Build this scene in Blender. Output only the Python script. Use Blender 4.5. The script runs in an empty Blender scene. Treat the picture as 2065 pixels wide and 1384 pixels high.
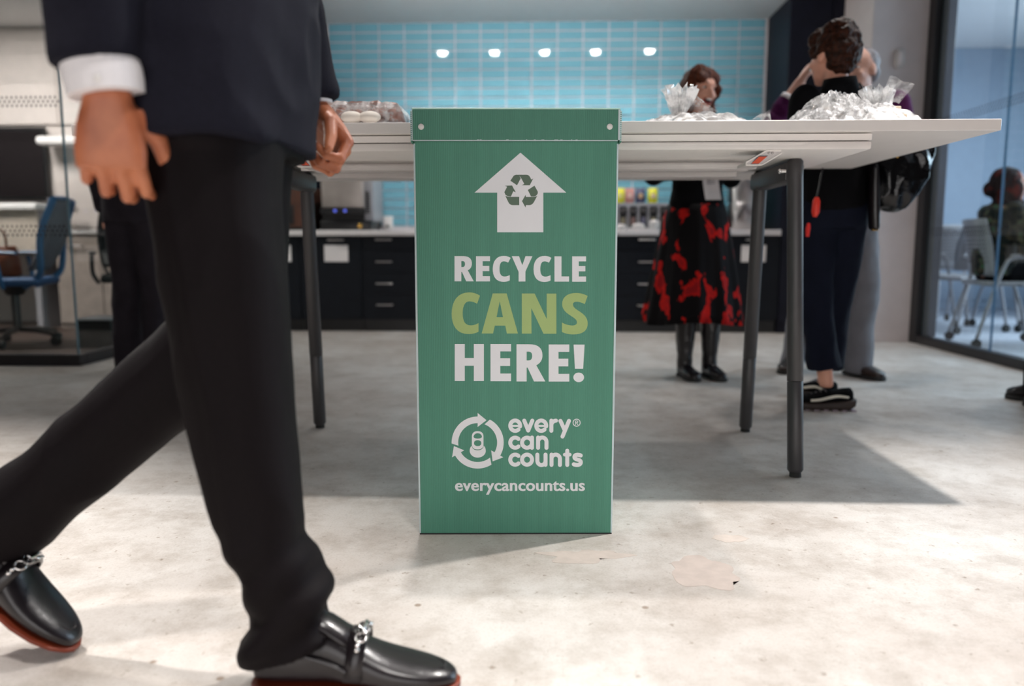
import bpy, bmesh, math, random
from mathutils import Vector, Matrix, noise
from mathutils.geometry import tessellate_polygon
random.seed(7)
V = Vector
R = math.radians
PI = math.pi
SC = bpy.context.scene
COL = SC.collection

# ------------------------------------------------------------------ camera
cam_d = bpy.data.cameras.new('camera')
cam = bpy.data.objects.new('camera', cam_d)
COL.objects.link(cam)
cam.location = (0, 0, .70)
cam.rotation_euler = (R(90 - 7.107), 0, R(2.2))
cam_d.sensor_width = 36
cam_d.lens = 1540 / 2065 * 36
cam_d.clip_start = .05
cam_d.dof.use_dof = True
cam_d.dof.focus_distance = 1.86
cam_d.dof.aperture_fstop = 1.7
SC.camera = cam

# ------------------------------------------------------------------ world, lights, exposure
SC.view_settings.view_transform = 'Standard'
SC.view_settings.look = 'None'
SC.view_settings.gamma = 1
SC.view_settings.use_curve_mapping = False
SC.view_settings.exposure = 0.0
w = bpy.data.worlds.new('world'); SC.world = w
w.use_nodes = True
w.node_tree.nodes['Background'].inputs[0].default_value = (1.0, .88, .87, 1)
w.node_tree.nodes['Background'].inputs[1].default_value = .05

def area(name, loc, size, power, color=(1, .95, .9), rot=(0, 0, 0), shape='DISK', sy=None, spread=None):
    l = bpy.data.lights.new(name, 'AREA'); l.shape = shape; l.size = size
    if sy: l.size_y = sy
    l.energy = power; l.color = color
    if spread: l.spread = R(spread)
    o = bpy.data.objects.new(name, l); COL.objects.link(o)
    o.location = loc; o.rotation_euler = [R(a) for a in rot]
    return o

def spot(name, loc, power, angle=110, blend=.7, color=(1, .95, .9), r=.03, rot=(0, 0, 0)):
    l = bpy.data.lights.new(name, 'SPOT'); l.energy = power; l.color = color
    l.spot_size = R(angle); l.spot_blend = blend; l.shadow_soft_size = r
    o = bpy.data.objects.new(name, l); COL.objects.link(o)
    o.location = loc; o.rotation_euler = [R(a) for a in rot]
    return o

WARM = (1, .955, .92)
spot('ceiling_and_fill_lamp', (1.45, 2.45, 3.05), 440, 95, .6, WARM, .04, (-34, -2, 0))
spot('ceiling_and_fill_lamp', (-2.1, 2.45, 3.05), 570, 95, .6, WARM, .04, (-33, 12, 0))
spot('ceiling_and_fill_lamp', (-.35, 2.45, 3.05), 150, 64, .5, WARM, .04, (-10, 0, 0))  # added fill spot for the platters and the floor before the bin
spot('ceiling_and_fill_lamp', (-.3, 4.9, 3.05), 62, 86, .7, WARM, .06)  # added fill spot, brightens the floor towards the counter
spot('ceiling_and_fill_lamp', (1.6, 4.2, 3.05), 60, 100, .6, WARM, .06)  # added fill spot for the people behind the table
spot('ceiling_and_fill_lamp', (2.4, 3.6, 3.05), 45, 120, .5, (1, .95, .92), .04)
spot('ceiling_and_fill_lamp', (-1.3, .55, 3.05), 220, 68, .8, WARM, .12)
spot('ceiling_and_fill_lamp', (.35, .45, 3.05), 230, 68, .8, WARM, .12)
spot('ceiling_and_fill_lamp', (1.9, .55, 3.05), 120, 68, .8, WARM, .12)
area('front_fill_panel', (0, -3.0, 1.0), 4.5, 74, (1, .96, .95), (90, 0, 0), 'RECTANGLE', 1.9)  # added fill panel behind the camera, brightens upright faces; no real window
for i, x in enumerate((-1.0, -.48, .02, .53, 1.06)):
    spot('alcove_downlight_beam', (x, 5.97, 2.63), 150, 108, .7, (1, .96, .92), .03, (18, 0, 0))
area('left_room_lamp', (-4.6, 5.4, 2.7), .9, 800, (1, .895, .865), shape='SQUARE')
area('right_room_daylight', (6.0, 5.0, 1.9), 3.0, 240, (.68, .82, 1.0), (0, 68, 0), 'RECTANGLE', 4.0)
area('right_room_lamp', (4.4, 6.6, 2.7), 1.2, 50, (.75, .86, 1.0), shape='SQUARE')

# ------------------------------------------------------------------ materials
def mat(name, color, rough=.6, metal=0, spec=.5, noise_s=None, noise_amt=.15, bump=0, bump_s=80, coat=0, col2=None,
        alpha=None, sheen=0, trans=0, scale=(1, 1, 1), detail=4, lo=.35, hi=.65, emis=None, bump_d=.002):
    m = bpy.data.materials.new(name); m.use_nodes = True
    nt = m.node_tree; b = nt.nodes['Principled BSDF']
    b.inputs['Base Color'].default_value = (*color, 1)
    b.inputs['Roughness'].default_value = rough
    b.inputs['Metallic'].default_value = metal
    b.inputs['Specular IOR Level'].default_value = spec
    b.inputs['Coat Weight'].default_value = coat
    b.inputs['Sheen Weight'].default_value = sheen
    b.inputs['Transmission Weight'].default_value = trans
    if emis:
        b.inputs['Emission Color'].default_value = (*emis[0], 1)
        b.inputs['Emission Strength'].default_value = emis[1]
    if alpha is not None: b.inputs['Alpha'].default_value = alpha
    tc = nt.nodes.new('ShaderNodeTexCoord'); mp = nt.nodes.new('ShaderNodeMapping')
    mp.inputs['Scale'].default_value = scale
    nt.links.new(tc.outputs['Object'], mp.inputs[0])
    ns = nt.nodes.new('ShaderNodeTexNoise')
    ns.inputs['Scale'].default_value = noise_s or 12
    ns.inputs['Detail'].default_value = detail
    nt.links.new(mp.outputs[0], ns.inputs['Vector'])
    cr = nt.nodes.new('ShaderNodeValToRGB')
    c2 = col2 or tuple(c * (1 - noise_amt) for c in color)
    cr.color_ramp.elements[0].position = lo; cr.color_ramp.elements[1].position = hi
    cr.color_ramp.elements[0].color = (*c2, 1); cr.color_ramp.elements[1].color = (*color, 1)
    nt.links.new(ns.outputs['Fac'], cr.inputs[0])
    nt.links.new(cr.outputs[0], b.inputs['Base Color'])
    if bump:
        n2 = nt.nodes.new('ShaderNodeTexNoise'); n2.inputs['Scale'].default_value = bump_s; n2.inputs['Detail'].default_value = 3
        nt.links.new(mp.outputs[0], n2.inputs['Vector'])
        bp = nt.nodes.new('ShaderNodeBump'); bp.inputs['Strength'].default_value = bump; bp.inputs['Distance'].default_value = bump_d
        nt.links.new(n2.outputs['Fac'], bp.inputs['Height']); nt.links.new(bp.outputs[0], b.inputs['Normal'])
    return m

def glass_mat(name, tint=(.92, .97, .96), refl=.08):
    m = bpy.data.materials.new(name); m.use_nodes = True
    nt = m.node_tree; nt.nodes.clear()
    o = nt.nodes.new('ShaderNodeOutputMaterial'); t = nt.nodes.new('ShaderNodeBsdfTransparent')
    g = nt.nodes.new('ShaderNodeBsdfGlossy'); g.inputs['Roughness'].default_value = .02
    f = nt.nodes.new('ShaderNodeFresnel'); f.inputs['IOR'].default_value = 1.5
    mx = nt.nodes.new('ShaderNodeMixShader')
    t.inputs[0].default_value = (*tint, 1)
    ge = nt.nodes.new('ShaderNodeNewGeometry'); mm = nt.nodes.new('ShaderNodeMath'); mm.operation = 'SUBTRACT'; mm.use_clamp = True
    nt.links.new(f.outputs[0], mm.inputs[0]); nt.links.new(ge.outputs['Backfacing'], mm.inputs[1])
    nt.links.new(mm.outputs[0], mx.inputs[0]); nt.links.new(t.outputs[0], mx.inputs[1]); nt.links.new(g.outputs[0], mx.inputs[2])
    nt.links.new(mx.outputs[0], o.inputs[0])
    return m

def film_mat(name, haze=.45):
    """thin crumpled cellophane: clear with a milky share and sharp highlights"""
    m = bpy.data.materials.new(name); m.use_nodes = True
    nt = m.node_tree; nt.nodes.clear()
    N = nt.nodes.new
    o = N('ShaderNodeOutputMaterial'); t = N('ShaderNodeBsdfTransparent'); g = N('ShaderNodeBsdfGlossy'); d = N('ShaderNodeBsdfDiffuse')
    g.inputs['Roughness'].default_value = .2
    d.inputs[0].default_value = (.95, .95, .95, 1)
    tc = N('ShaderNodeTexCoord'); ns = N('ShaderNodeTexNoise'); ns.inputs['Scale'].default_value = 34; ns.inputs['Detail'].default_value = 4
    nt.links.new(tc.outputs['Object'], ns.inputs['Vector'])
    bp = N('ShaderNodeBump'); bp.inputs['Strength'].default_value = .9; bp.inputs['Distance'].default_value = .01
    nt.links.new(ns.outputs['Fac'], bp.inputs['Height'])
    nt.links.new(bp.outputs[0], g.inputs['Normal'])
    mr = N('ShaderNodeMapRange'); mr.inputs['From Min'].default_value = .4; mr.inputs['From Max'].default_value = .62
    mr.inputs['To Min'].default_value = haze * .3; mr.inputs['To Max'].default_value = min(1, haze * 1.5)
    nt.links.new(ns.outputs['Fac'], mr.inputs['Value'])
    m1 = N('ShaderNodeMixShader'); nt.links.new(mr.outputs[0], m1.inputs[0])
    nt.links.new(t.outputs[0], m1.inputs[1]); nt.links.new(d.outputs[0], m1.inputs[2])
    f = N('ShaderNodeFresnel'); f.inputs['IOR'].default_value = 1.25; nt.links.new(bp.outputs[0], f.inputs['Normal'])
    m2 = N('ShaderNodeMixShader'); nt.links.new(f.outputs[0], m2.inputs[0])
    nt.links.new(m1.outputs[0], m2.inputs[1]); nt.links.new(g.outputs[0], m2.inputs[2])
    nt.links.new(m2.outputs[0], o.inputs[0])
    return m

def floor_mat():
    m = bpy.data.materials.new('polished_concrete'); m.use_nodes = True
    nt = m.node_tree; b = nt.nodes['Principled BSDF']; N = nt.nodes.new; Lk = nt.links.new
    tc = N('ShaderNodeTexCoord')
    def ns(scale, detail=5, rough=.6, mp=None):
        n = N('ShaderNodeTexNoise'); n.inputs['Scale'].default_value = scale; n.inputs['Detail'].default_value = detail
        n.inputs['Roughness'].default_value = rough; Lk((mp or tc).outputs[0 if mp else 'Object'], n.inputs['Vector']); return n
    def ramp(n, p0, c0, p1, c1):
        r = N('ShaderNodeValToRGB'); r.color_ramp.elements[0].position = p0; r.color_ramp.elements[1].position = p1
        r.color_ramp.elements[0].color = (*c0, 1); r.color_ramp.elements[1].color = (*c1, 1); Lk(n.outputs['Fac'], r.inputs[0]); return r
    def mul(a, bb, fac=1):
        x = N('ShaderNodeMixRGB'); x.blend_type = 'MULTIPLY'; x.inputs[0].default_value = fac
        Lk(a.outputs[0], x.inputs[1]); Lk(bb.outputs[0], x.inputs[2]); return x
    a = ramp(ns(1.3, 6, .65), .34, (.46, .41, .37), .62, (.62, .595, .565))
    c = ramp(ns(7, 6, .75), .34, (.74, .71, .68), .56, (1, 1, 1))
    d = ramp(ns(46, 3, .6), .27, (.60, .55, .50), .36, (1, 1, 1))
    e = ramp(ns(190, 2, .5), .30, (.86, .85, .84), .5, (1, 1, 1))
    x = mul(mul(mul(a, c), d), e, .8)
    # small chips
    vo = N('ShaderNodeTexVoronoi'); vo.inputs['Scale'].default_value = 6.5; Lk(tc.outputs['Object'], vo.inputs['Vector'])
    vr = N('ShaderNodeValToRGB'); vr.color_ramp.elements[0].position = .03; vr.color_ramp.elements[1].position = .055
    vr.color_ramp.elements[0].color = (.42, .32, .24, 1); vr.color_ramp.elements[1].color = (1, 1, 1, 1)
    Lk(vo.outputs['Distance'], vr.inputs[0]); x = mul(x, vr, .8)
    Lk(x.outputs[0], b.inputs['Base Color'])
    rr = N('ShaderNodeMapRange'); rn = ns(4, 5); Lk(rn.outputs['Fac'], rr.inputs['Value'])
    rr.inputs['To Min'].default_value = .30; rr.inputs['To Max'].default_value = .52; Lk(rr.outputs[0], b.inputs['Roughness'])
    bp = N('ShaderNodeBump'); bp.inputs['Strength'].default_value = .25; bp.inputs['Distance'].default_value = .002
    Lk(ns(60, 4).outputs['Fac'], bp.inputs['Height']); Lk(bp.outputs[0], b.inputs['Normal'])
    return m

def rib_mat(name, color, period=.0042, strength=.35, edge=False):
    """extruded twin-wall plastic: fine vertical flutes"""
    m = bpy.data.materials.new(name); m.use_nodes = True
    nt = m.node_tree; b = nt.nodes['Principled BSDF']; N = nt.nodes.new; Lk = nt.links.new
    tc = N('ShaderNodeTexCoord'); wv = N('ShaderNodeTexWave'); wv.bands_direction = 'X'; wv.wave_type = 'BANDS'
    wv.inputs['Scale'].default_value = .3142 / period; Lk(tc.outputs['Object'], wv.inputs['Vector'])
    ns = N('ShaderNodeTexNoise'); ns.inputs['Scale'].default_value = 60; ns.inputs['Detail'].default_value = 1
    mp = N('ShaderNodeMapping'); mp.inputs['Scale'].default_value = (1, 1, .01); Lk(tc.outputs['Object'], mp.inputs[0]); Lk(mp.outputs[0], ns.inputs['Vector'])
    r = N('ShaderNodeValToRGB'); r.color_ramp.elements[0].color = (*[c * .88 for c in color], 1); r.color_ramp.elements[1].color = (*color, 1)
    r.color_ramp.elements[0].position = .3; r.color_ramp.elements[1].position = .7
    mx = N('ShaderNodeMath'); mx.operation = 'ADD'; mx.inputs[1].default_value = 0
    ml = N('ShaderNodeMath'); ml.operation = 'MULTIPLY'; ml.inputs[1].default_value = .35; Lk(wv.outputs['Fac'], ml.inputs[0])
    m3 = N('ShaderNodeMath'); m3.operation = 'MULTIPLY_ADD'; m3.inputs[1].default_value = .65; Lk(ns.outputs['Fac'], m3.inputs[0]); Lk(ml.outputs[0], m3.inputs[2])
    Lk(m3.outputs[0], r.inputs[0]); Lk(r.outputs[0], b.inputs['Base Color'])
    bp = N('ShaderNodeBump'); bp.inputs['Strength'].default_value = strength; bp.inputs['Distance'].default_value = .0008
    Lk(wv.outputs['Fac'], bp.inputs['Height']); Lk(bp.outputs[0], b.inputs['Normal'])
    b.inputs['Roughness'].default_value = .5; b.inputs['Specular IOR Level'].default_value = .3
    return m

def blotch_mat(name, base, blot, scale, lo, hi, rough=.8, stretch=(1, 1, 1), third=None):
    m = bpy.data.materials.new(name); m.use_nodes = True
    nt = m.node_tree; b = nt.nodes['Principled BSDF']; N = nt.nodes.new; Lk = nt.links.new
    tc = N('ShaderNodeTexCoord'); mp = N('ShaderNodeMapping'); mp.inputs['Scale'].default_value = stretch
    Lk(tc.outputs['Object'], mp.inputs[0]); n = N('ShaderNodeTexNoise'); n.inputs['Scale'].default_value = scale
    n.inputs['Detail'].default_value = 3; n.inputs['Roughness'].default_value = .5; Lk(mp.outputs[0], n.inputs['Vector'])
    r = N('ShaderNodeValToRGB'); r.color_ramp.elements[0].position = lo; r.color_ramp.elements[1].position = hi
    r.color_ramp.elements[0].color = (*base, 1); r.color_ramp.elements[1].color = (*blot, 1)
    if third:
        e = r.color_ramp.elements.new(min(1, hi + .08)); e.color = (*third, 1)
    Lk(n.outputs['Fac'], r.inputs[0]); Lk(r.outputs[0], b.inputs['Base Color']); b.inputs['Roughness'].default_value = rough; b.inputs['Specular IOR Level'].default_value = .15
    return m

M = dict(
    floor=floor_mat(),
    white=mat('white_paint', (.62, .59, .58), .6, noise_amt=.04, bump=.1),
    ceil=mat('ceiling_paint', (.80, .78, .78), .8, noise_amt=.03),
    pier=mat('pier_paint', (.56, .50, .49), .7, noise_amt=.05, bump=.1),
    darkp=mat('dark_navy_laminate', (.008, .009, .018), .5, spec=.2, noise_amt=.2),
    cab=mat('charcoal_cabinet_laminate', (.006, .008, .012), .5, spec=.2, noise_amt=.2),
    counter=mat('white_worktop', (.80, .76, .75), .35, noise_amt=.05),
    steel=mat('brushed_steel', (.55, .52, .52), .32, 1, noise_amt=.1),
    paper=mat('card_paper', (.85, .80, .78), .7, noise_amt=.03),
    tile=mat('teal_glazed_tile', (.19, .43, .53), .05, spec=.5, noise_s=2.0, col2=(.155, .38, .48)),
    grout=mat('grout', (.78, .74, .77), .8, noise_amt=.08),
    lampglow=mat('lamp_glow', (1, 1, 1), emis=((1, .97, .93), 260)),
    table=mat('white_table_laminate', (.88, .83, .80), .38, noise_amt=.03),
    tablemetal=mat('white_powder_coat', (.62, .58, .57), .4, noise_amt=.03),
    leg=mat('graphite_powder_coat', (.045, .042, .045), .42, noise_amt=.1, bump=.1, bump_s=600),
    orange=mat('orange_decal', (.75, .08, .015), .4, noise_amt=.05),
    black=mat('black_plastic', (.012, .012, .013), .35, noise_amt=.2),
    rubber=mat('black_rubber', (.02, .02, .02), .8, noise_amt=.2),
    green=rib_mat('green_fluted_plastic', (.090, .290, .205)),
    greenlid=rib_mat('green_fluted_plastic_lid', (.086, .265, .190), strength=.5),
    edge=mat('pale_cut_plastic_edge', (.62, .74, .76), .5, noise_amt=.1),
    ink=mat('white_print', (.80, .82, .85), .45, noise_amt=.02),
    lime=mat('lime_print', (.36, .50, .17), .45, noise_amt=.03),
    inkgreen=mat('dark_green_print', (.075, .135, .085), .45, noise_amt=.05),
    rivet=mat('white_plastic_rivet', (.82, .80, .78), .35, noise_amt=.03),
    suit=mat('navy_wool_jacket', (.011, .011, .019), .85, noise_s=300, noise_amt=.3, bump=.3, bump_s=900, spec=.12),
    trouser=mat('black_wool_trousers', (.0055, .0036, .0045), .66, noise_s=300, noise_amt=.3, bump=.25, bump_s=900, spec=.10),
    shirt=mat('white_cotton', (.80, .78, .80), .8, noise_amt=.05),
    skin_dark=mat('brown_skin', (.48, .165, .075), .45, noise_s=14, col2=(.34, .10, .045), bump=.25, bump_s=160),
    skin=mat('light_skin', (.74, .36, .25), .5, noise_s=14, noise_amt=.15),
    skin_pale=mat('pale_skin', (.60, .33, .25), .5, noise_s=14, noise_amt=.15),
    leather=mat('black_leather', (.011, .008, .010), .30, noise_amt=.3, bump=.35, bump_s=45, coat=.10),
    welt=mat('red_brown_sole', (.22, .035, .012), .45, noise_amt=.2),
    chrome=mat('chrome', (.85, .83, .82), .12, 1, noise_amt=.05),
    brownshoe=mat('dark_brown_leather', (.022, .009, .006), .35, noise_amt=.3),
    blackcloth=mat('black_cloth', (.004, .004, .005), .85, noise_amt=.2, spec=.1),
    navycloth=mat('dark_navy_cloth', (.006, .008, .018), .85, noise_amt=.2, spec=.12),
    purple=mat('purple_knit', (.085, .012, .075), .85, noise_s=40, noise_amt=.3, spec=.15),
    chino=mat('grey_chino', (.17, .17, .19), .85, noise_amt=.15),
    darksuit=mat('dark_grey_suit', (.024, .020, .026), .8, noise_amt=.2, spec=.12),
    redhair=mat('auburn_hair', (.13, .030, .010), .6, spec=.25, noise_s=60, col2=(.04, .011, .005), scale=(1, 1, .25), bump=.6, bump_s=90, bump_d=.01),
    brownhair=mat('dark_brown_hair', (.050, .014, .006), .55, noise_s=60, col2=(.012, .005, .003), spec=.15, bump=.8, bump_s=70, bump_d=.01),
    greyhair=mat('grey_hair', (.25, .24, .26), .6, noise_s=80, col2=(.12, .11, .12), bump=.4),
    blackhair=mat('black_hair', (.010, .008, .008), .5, noise_amt=.3, bump=.5),
    eyewhite=mat('eye_white', (.75, .72, .70), .2, noise_amt=.02),
    iris=mat('iris_brown', (.02, .01, .006), .15, noise_amt=.1),
    lips=mat('lip_red', (.42, .055, .045), .4, noise_amt=.1),
    teeth=mat('teeth_white', (.85, .82, .76), .3, noise_amt=.02),
    mouthdark=mat('mouth_inside', (.06, .008, .008), .6, noise_amt=.1),
    redskirt=blotch_mat('black_cloth_with_red_flowers', (.004, .003, .004), (.62, .010, .006), 15, .555, .585, .75, (1, 1, .55), (.30, .008, .010)),
    scarf=blotch_mat('red_brown_patterned_scarf', (.02, .010, .010), (.10, .012, .008), 16, .52, .60, .8),
    camo=blotch_mat('dark_floral_jacket', (.014, .016, .014), (.10, .075, .045), 20, .50, .60, .85, (1, 1, 1), (.03, .12, .06)),
    patent=mat('black_patent_leather', (.003, .003, .004), .14, spec=.3, noise_amt=.2, bump=.6, bump_s=22, bump_d=.012, coat=.25),
    gold=mat('gold_metal', (.75, .45, .12), .2, 1, noise_amt=.1),
    red=mat('red_fabric', (.75, .012, .006), .6, noise_amt=.1),
    redbright=mat('red_plastic', (.80, .03, .01), .4, noise_amt=.1),
    film=film_mat('cellophane', .95), clearfilm=film_mat('clear_cellophane', .28),
    tray=mat('clear_plastic_tray', (.80, .78, .77), .3, noise_amt=.05),
    pastry=mat('brown_pastry', (.30, .085, .040), .6, noise_s=30, col2=(.12, .03, .015), bump=.4, bump_s=50),
    cream=mat('cream_filling', (.85, .78, .70), .6, noise_amt=.08),
    bread=mat('sandwich_bread', (.80, .66, .52), .8, noise_s=30, noise_amt=.2, bump=.3),
    glass=glass_mat('clear_glass'), glassedge=mat('green_glass_edge', (.13, .21, .25), .2, noise_amt=.1),
    frame=mat('black_aluminium', (.010, .009, .011), .4, noise_amt=.2),
    frame2=mat('grey_aluminium', (.10, .10, .12), .4, noise_amt=.1),
    frit=mat('frit_dot_dark', (.03, .03, .035), .6, noise_amt=.1),
    bluewall=mat('blue_grey_wall', (.30, .37, .47), .75, noise_amt=.05),
    bluefloor=mat('pale_carpet', (.42, .44, .50), .8, noise_s=40, noise_amt=.2),
    brownfloor=mat('dark_brown_carpet', (.055, .032, .024), .5, noise_s=10, noise_amt=.3),
    wall2=mat('warm_white_wall', (.60, .53, .50), .7, noise_amt=.05),
    screen=mat('dark_screen', (.015, .012, .013), .12, noise_amt=.1),
    mesh_blue=mat('blue_fabric', (.020, .075, .19), .7, noise_s=200, noise_amt=.3),
    blueplastic=mat('blue_plastic', (.03, .11, .24), .35, noise_amt=.1),
    chairgrey=mat('grey_chair_plastic', (.30, .29, .31), .5, noise_amt=.08),
    meshgrey=mat('grey_mesh', (.14, .13, .15), .8, noise_s=200, noise_amt=.3),
    tan=mat('brown_leather_bag', (.20, .050, .016), .45, noise_amt=.3, bump=.3),
    yellow=mat('yellow_packet', (.75, .72, .02), .4, noise_amt=.1),
    pink=mat('pink_packet', (.62, .27, .24), .4, noise_s=14, noise_amt=.3),
    navyp=mat('navy_packet', (.05, .06, .14), .4, noise_amt=.2),
    wood=mat('brown_wood', (.10, .035, .018), .5, noise_s=8, noise_amt=.4),
    ledblue=mat('blue_indicator', (.05, .06, .3), .3, emis=((.15, .2, 1), .8)),
    gasket=mat('grey_machine_panel', (.30, .30, .32), .4, noise_amt=.05),
)

# ------------------------------------------------------------------ object helpers
WM = {}
def label(o, lab, cat, group=None, kind=None):
    if lab: o['label'] = lab
    if cat: o['category'] = cat
    if group: o['group'] = group
    if kind: o['kind'] = kind
    return o

def thing(name, lab, cat, loc=(0, 0, 0), rz=0, group=None):
    o = bpy.data.objects.new(name, None); COL.objects.link(o)
    o.location = loc; o.rotation_euler = (0, 0, rz); o.empty_display_size = .1
    WM[o.name] = Matrix.Translation(V(loc)) @ Matrix.Rotation(rz, 4, 'Z')
    return label(o, lab, cat, group)

def mesh_from(bm, name, matl, smooth=None):
    me = bpy.data.meshes.new(name); bm.to_mesh(me); bm.free()
    for m_ in (matl if isinstance(matl, (list, tuple)) else [matl]): me.materials.append(m_)
    if smooth is not None:
        me.polygons.foreach_set('use_smooth', [True] * len(me.polygons))
        if smooth: me.set_sharp_from_angle(angle=R(smooth))
    return me

def obj(name, bm, matl, parent=None, smooth=40, lab=None, base=None):
    """bm is in the parent's frame when local=True geometry was made there; here always world coordinates"""
    if parent is not None:
        mi = WM[parent.name].inverted(); w_ = WM[parent.name]
    else:
        loc = V(base) if base is not None else V((0, 0, 0))
        w_ = Matrix.Translation(loc); mi = w_.inverted()
    bmesh.ops.transform(bm, matrix=mi, verts=bm.verts)
    bmesh.ops.recalc_face_normals(bm, faces=bm.faces)
    me = mesh_from(bm, name, matl, smooth)
    o = bpy.data.objects.new(name, me); COL.objects.link(o)
    if parent is not None: o.parent = parent
    else: o.location = w_.translation
    WM[o.name] = w_
    if lab: o['label'] = lab
    return o

def struct(name, bm, matl, smooth=40, parent=None):
    o = obj(name, bm, matl, parent, smooth)
    o['kind'] = 'structure'
    return o

def nb(): return bmesh.new()

def box(bm, lo, hi, bev=0, seg=1, mtx=None, mi=0):
    lo, hi = V(lo), V(hi)
    r = bmesh.ops.create_cube(bm, size=1)
    vs = r['verts']
    c = (lo + hi) / 2; s = hi - lo
    for v in vs: v.co = V((v.co.x * s.x, v.co.y * s.y, v.co.z * s.z)) + c
    fs = {f for v in vs for f in v.link_faces}
    if bev > 0:
        es = list({e for v in vs for e in v.link_edges})
        rr = bmesh.ops.bevel(bm, geom=es, offset=min(bev, min(s) * .49), segments=seg, affect='EDGES', profile=.5)
        fs = set(rr['faces']); vs = list({v for f in fs for v in f.verts}); fs = {f for v in vs for f in v.link_faces}
    if mtx is not None:
        for v in vs: v.co = mtx @ v.co
    for f in fs: f.material_index = mi
    return vs

def frame_of(d, ref=None):
    d = d.normalized()
    ref = V(ref) if ref is not None else V((0, 1, 0))
    if abs(d.dot(ref.normalized())) > .97: ref = V((1, 0, 0)) if abs(d.x) < .9 else V((0, 0, 1))
    a = (ref - d * ref.dot(d)).normalized()
    return a, d.cross(a)

def loft(bm, rings, closed=True, cap=True, mi=0):
    """rings: list of equal length lists of Vectors"""
    vv = [[bm.verts.new(p) for p in r] for r in rings]
    n = len(vv[0]); fs = []
    for i in range(len(vv) - 1):
        for j in range(n if closed else n - 1):
            k = (j + 1) % n
            fs.append(bm.faces.new((vv[i][j], vv[i][k], vv[i + 1][k], vv[i + 1][j])))
    if cap and closed:
        fs.append(bm.faces.new(vv[0][::-1])); fs.append(bm.faces.new(vv[-1]))
    for f in fs: f.material_index = mi
    return vv

def ering(c, a, b, n=16, e=2.0):
    """superellipse ring: centre c, half-axis vectors a and b"""
    out = []
    for i in range(n):
        t = 2 * PI * i / n; ct, st = math.cos(t), math.sin(t)
        x = math.copysign(abs(ct) ** (2 / e), ct); y = math.copysign(abs(st) ** (2 / e), st)
        out.append(V(c) + V(a) * x + V(b) * y)
    return out

def tube(bm, pts, rad, n=14, ref=None, cap=True, mi=0, e=2.0):
    pts = [V(p) for p in pts]
    if not isinstance(rad, (list, tuple)): rad = [rad] * len(pts)
    rings = []
    for i, p in enumerate(pts):
        d = pts[min(i + 1, len(pts) - 1)] - pts[max(i - 1, 0)]
        a, b = frame_of(d, ref)
        r = rad[i]
        ra, rb = (r if isinstance(r, (tuple, list)) else (r, r))
        rings.append(ering(p, a * ra, b * rb, n, e))
    loft(bm, rings, True, cap, mi)

def spline(pts, k=6):
    pts = [V(p) for p in pts]; out = []
    for i in range(len(pts) - 1):
        p0 = pts[max(i - 1, 0)]; p1 = pts[i]; p2 = pts[i + 1]; p3 = pts[min(i + 2, len(pts) - 1)]
        for j in range(k):
            t = j / k
            out.append(.5 * ((2 * p1) + (p2 - p0) * t + (2 * p0 - 5 * p1 + 4 * p2 - p3) * t * t + (3 * p1 - p0 - 3 * p2 + p3) * t ** 3))
    out.append(pts[-1]); return out

def ell(bm, c, r, rot=None, seg=16, mi=0):
    """ellipsoid, r = three radii; rot = 3 axis vectors"""
    if not isinstance(r, (tuple, list)): r = (r, r, r)
    rr = bmesh.ops.create_uvsphere(bm, u_segments=seg, v_segments=max(8, seg * 2 // 3), radius=1)
    ax = rot or (V((1, 0, 0)), V((0, 1, 0)), V((0, 0, 1)))
    for v in rr['verts']:
        q = v.co.copy(); v.co = V(c) + ax[0] * q.x * r[0] + ax[1] * q.y * r[1] + ax[2] * q.z * r[2]
    for f in {f for v in rr['verts'] for f in v.link_faces}: f.material_index = mi

def cyl(bm, p0, p1, r0, r1=None, n=20, mi=0): tube(bm, [p0, p1], [r0, r0 if r1 is None else r1], n, mi=mi)

def organic(name, bm, voxel, matl, parent, smooth_it=4, disp=None, lab=None, sub=0, base=None):
    """join overlapping closed shapes into one continuous surface"""
    me = bpy.data.meshes.new('tmp'); bmesh.ops.recalc_face_normals(bm, faces=bm.faces); bm.to_mesh(me); bm.free()
    o = bpy.data.objects.new('tmp', me); COL.objects.link(o)
    md = o.modifiers.new('r', 'REMESH'); md.mode = 'VOXEL'; md.voxel_size = voxel; md.adaptivity = 0
    if smooth_it:
        s = o.modifiers.new('s', 'SMOOTH'); s.iterations = smooth_it; s.factor = .5
    dg = bpy.context.evaluated_depsgraph_get()
    m2 = bpy.data.meshes.new_from_object(o.evaluated_get(dg))
    bpy.data.objects.remove(o); bpy.data.meshes.remove(me)
    b2 = nb(); b2.from_mesh(m2); bpy.data.meshes.remove(m2)
    if disp:
        b2.normal_update()
        mv = [(v, v.co + v.normal * disp(v.co)) for v in b2.verts]
        for v, c in mv: v.co = c
    return obj(name, b2, matl, parent, 0, lab, base)

def folds(amp=.006, s=(9, 9, 4), seed=0, ridge=True):
    off = V((seed * 3.1, seed * 1.7, seed * 5.3))
    def f(p):
        q = V((p.x * s[0], p.y * s[1], p.z * s[2])) + off
        n1 = noise.noise(q)
        if ridge: n1 = (1 - 2 * abs(n1)) * .9 - .4
        return amp * n1 + amp * .35 * noise.noise(q * 2.3)
    return f

def copy_tree(o, parent=None, lab=None, loc=None, rz=None):
    c = o.copy(); COL.objects.link(c); c.parent = parent
    if parent is None:
        if loc is not None: c.location = loc
        if rz is not None: c.rotation_euler = (0, 0, rz)
        if lab: c['label'] = lab
    for ch in list(o.children): copy_tree(ch, c)
    return c

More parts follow.
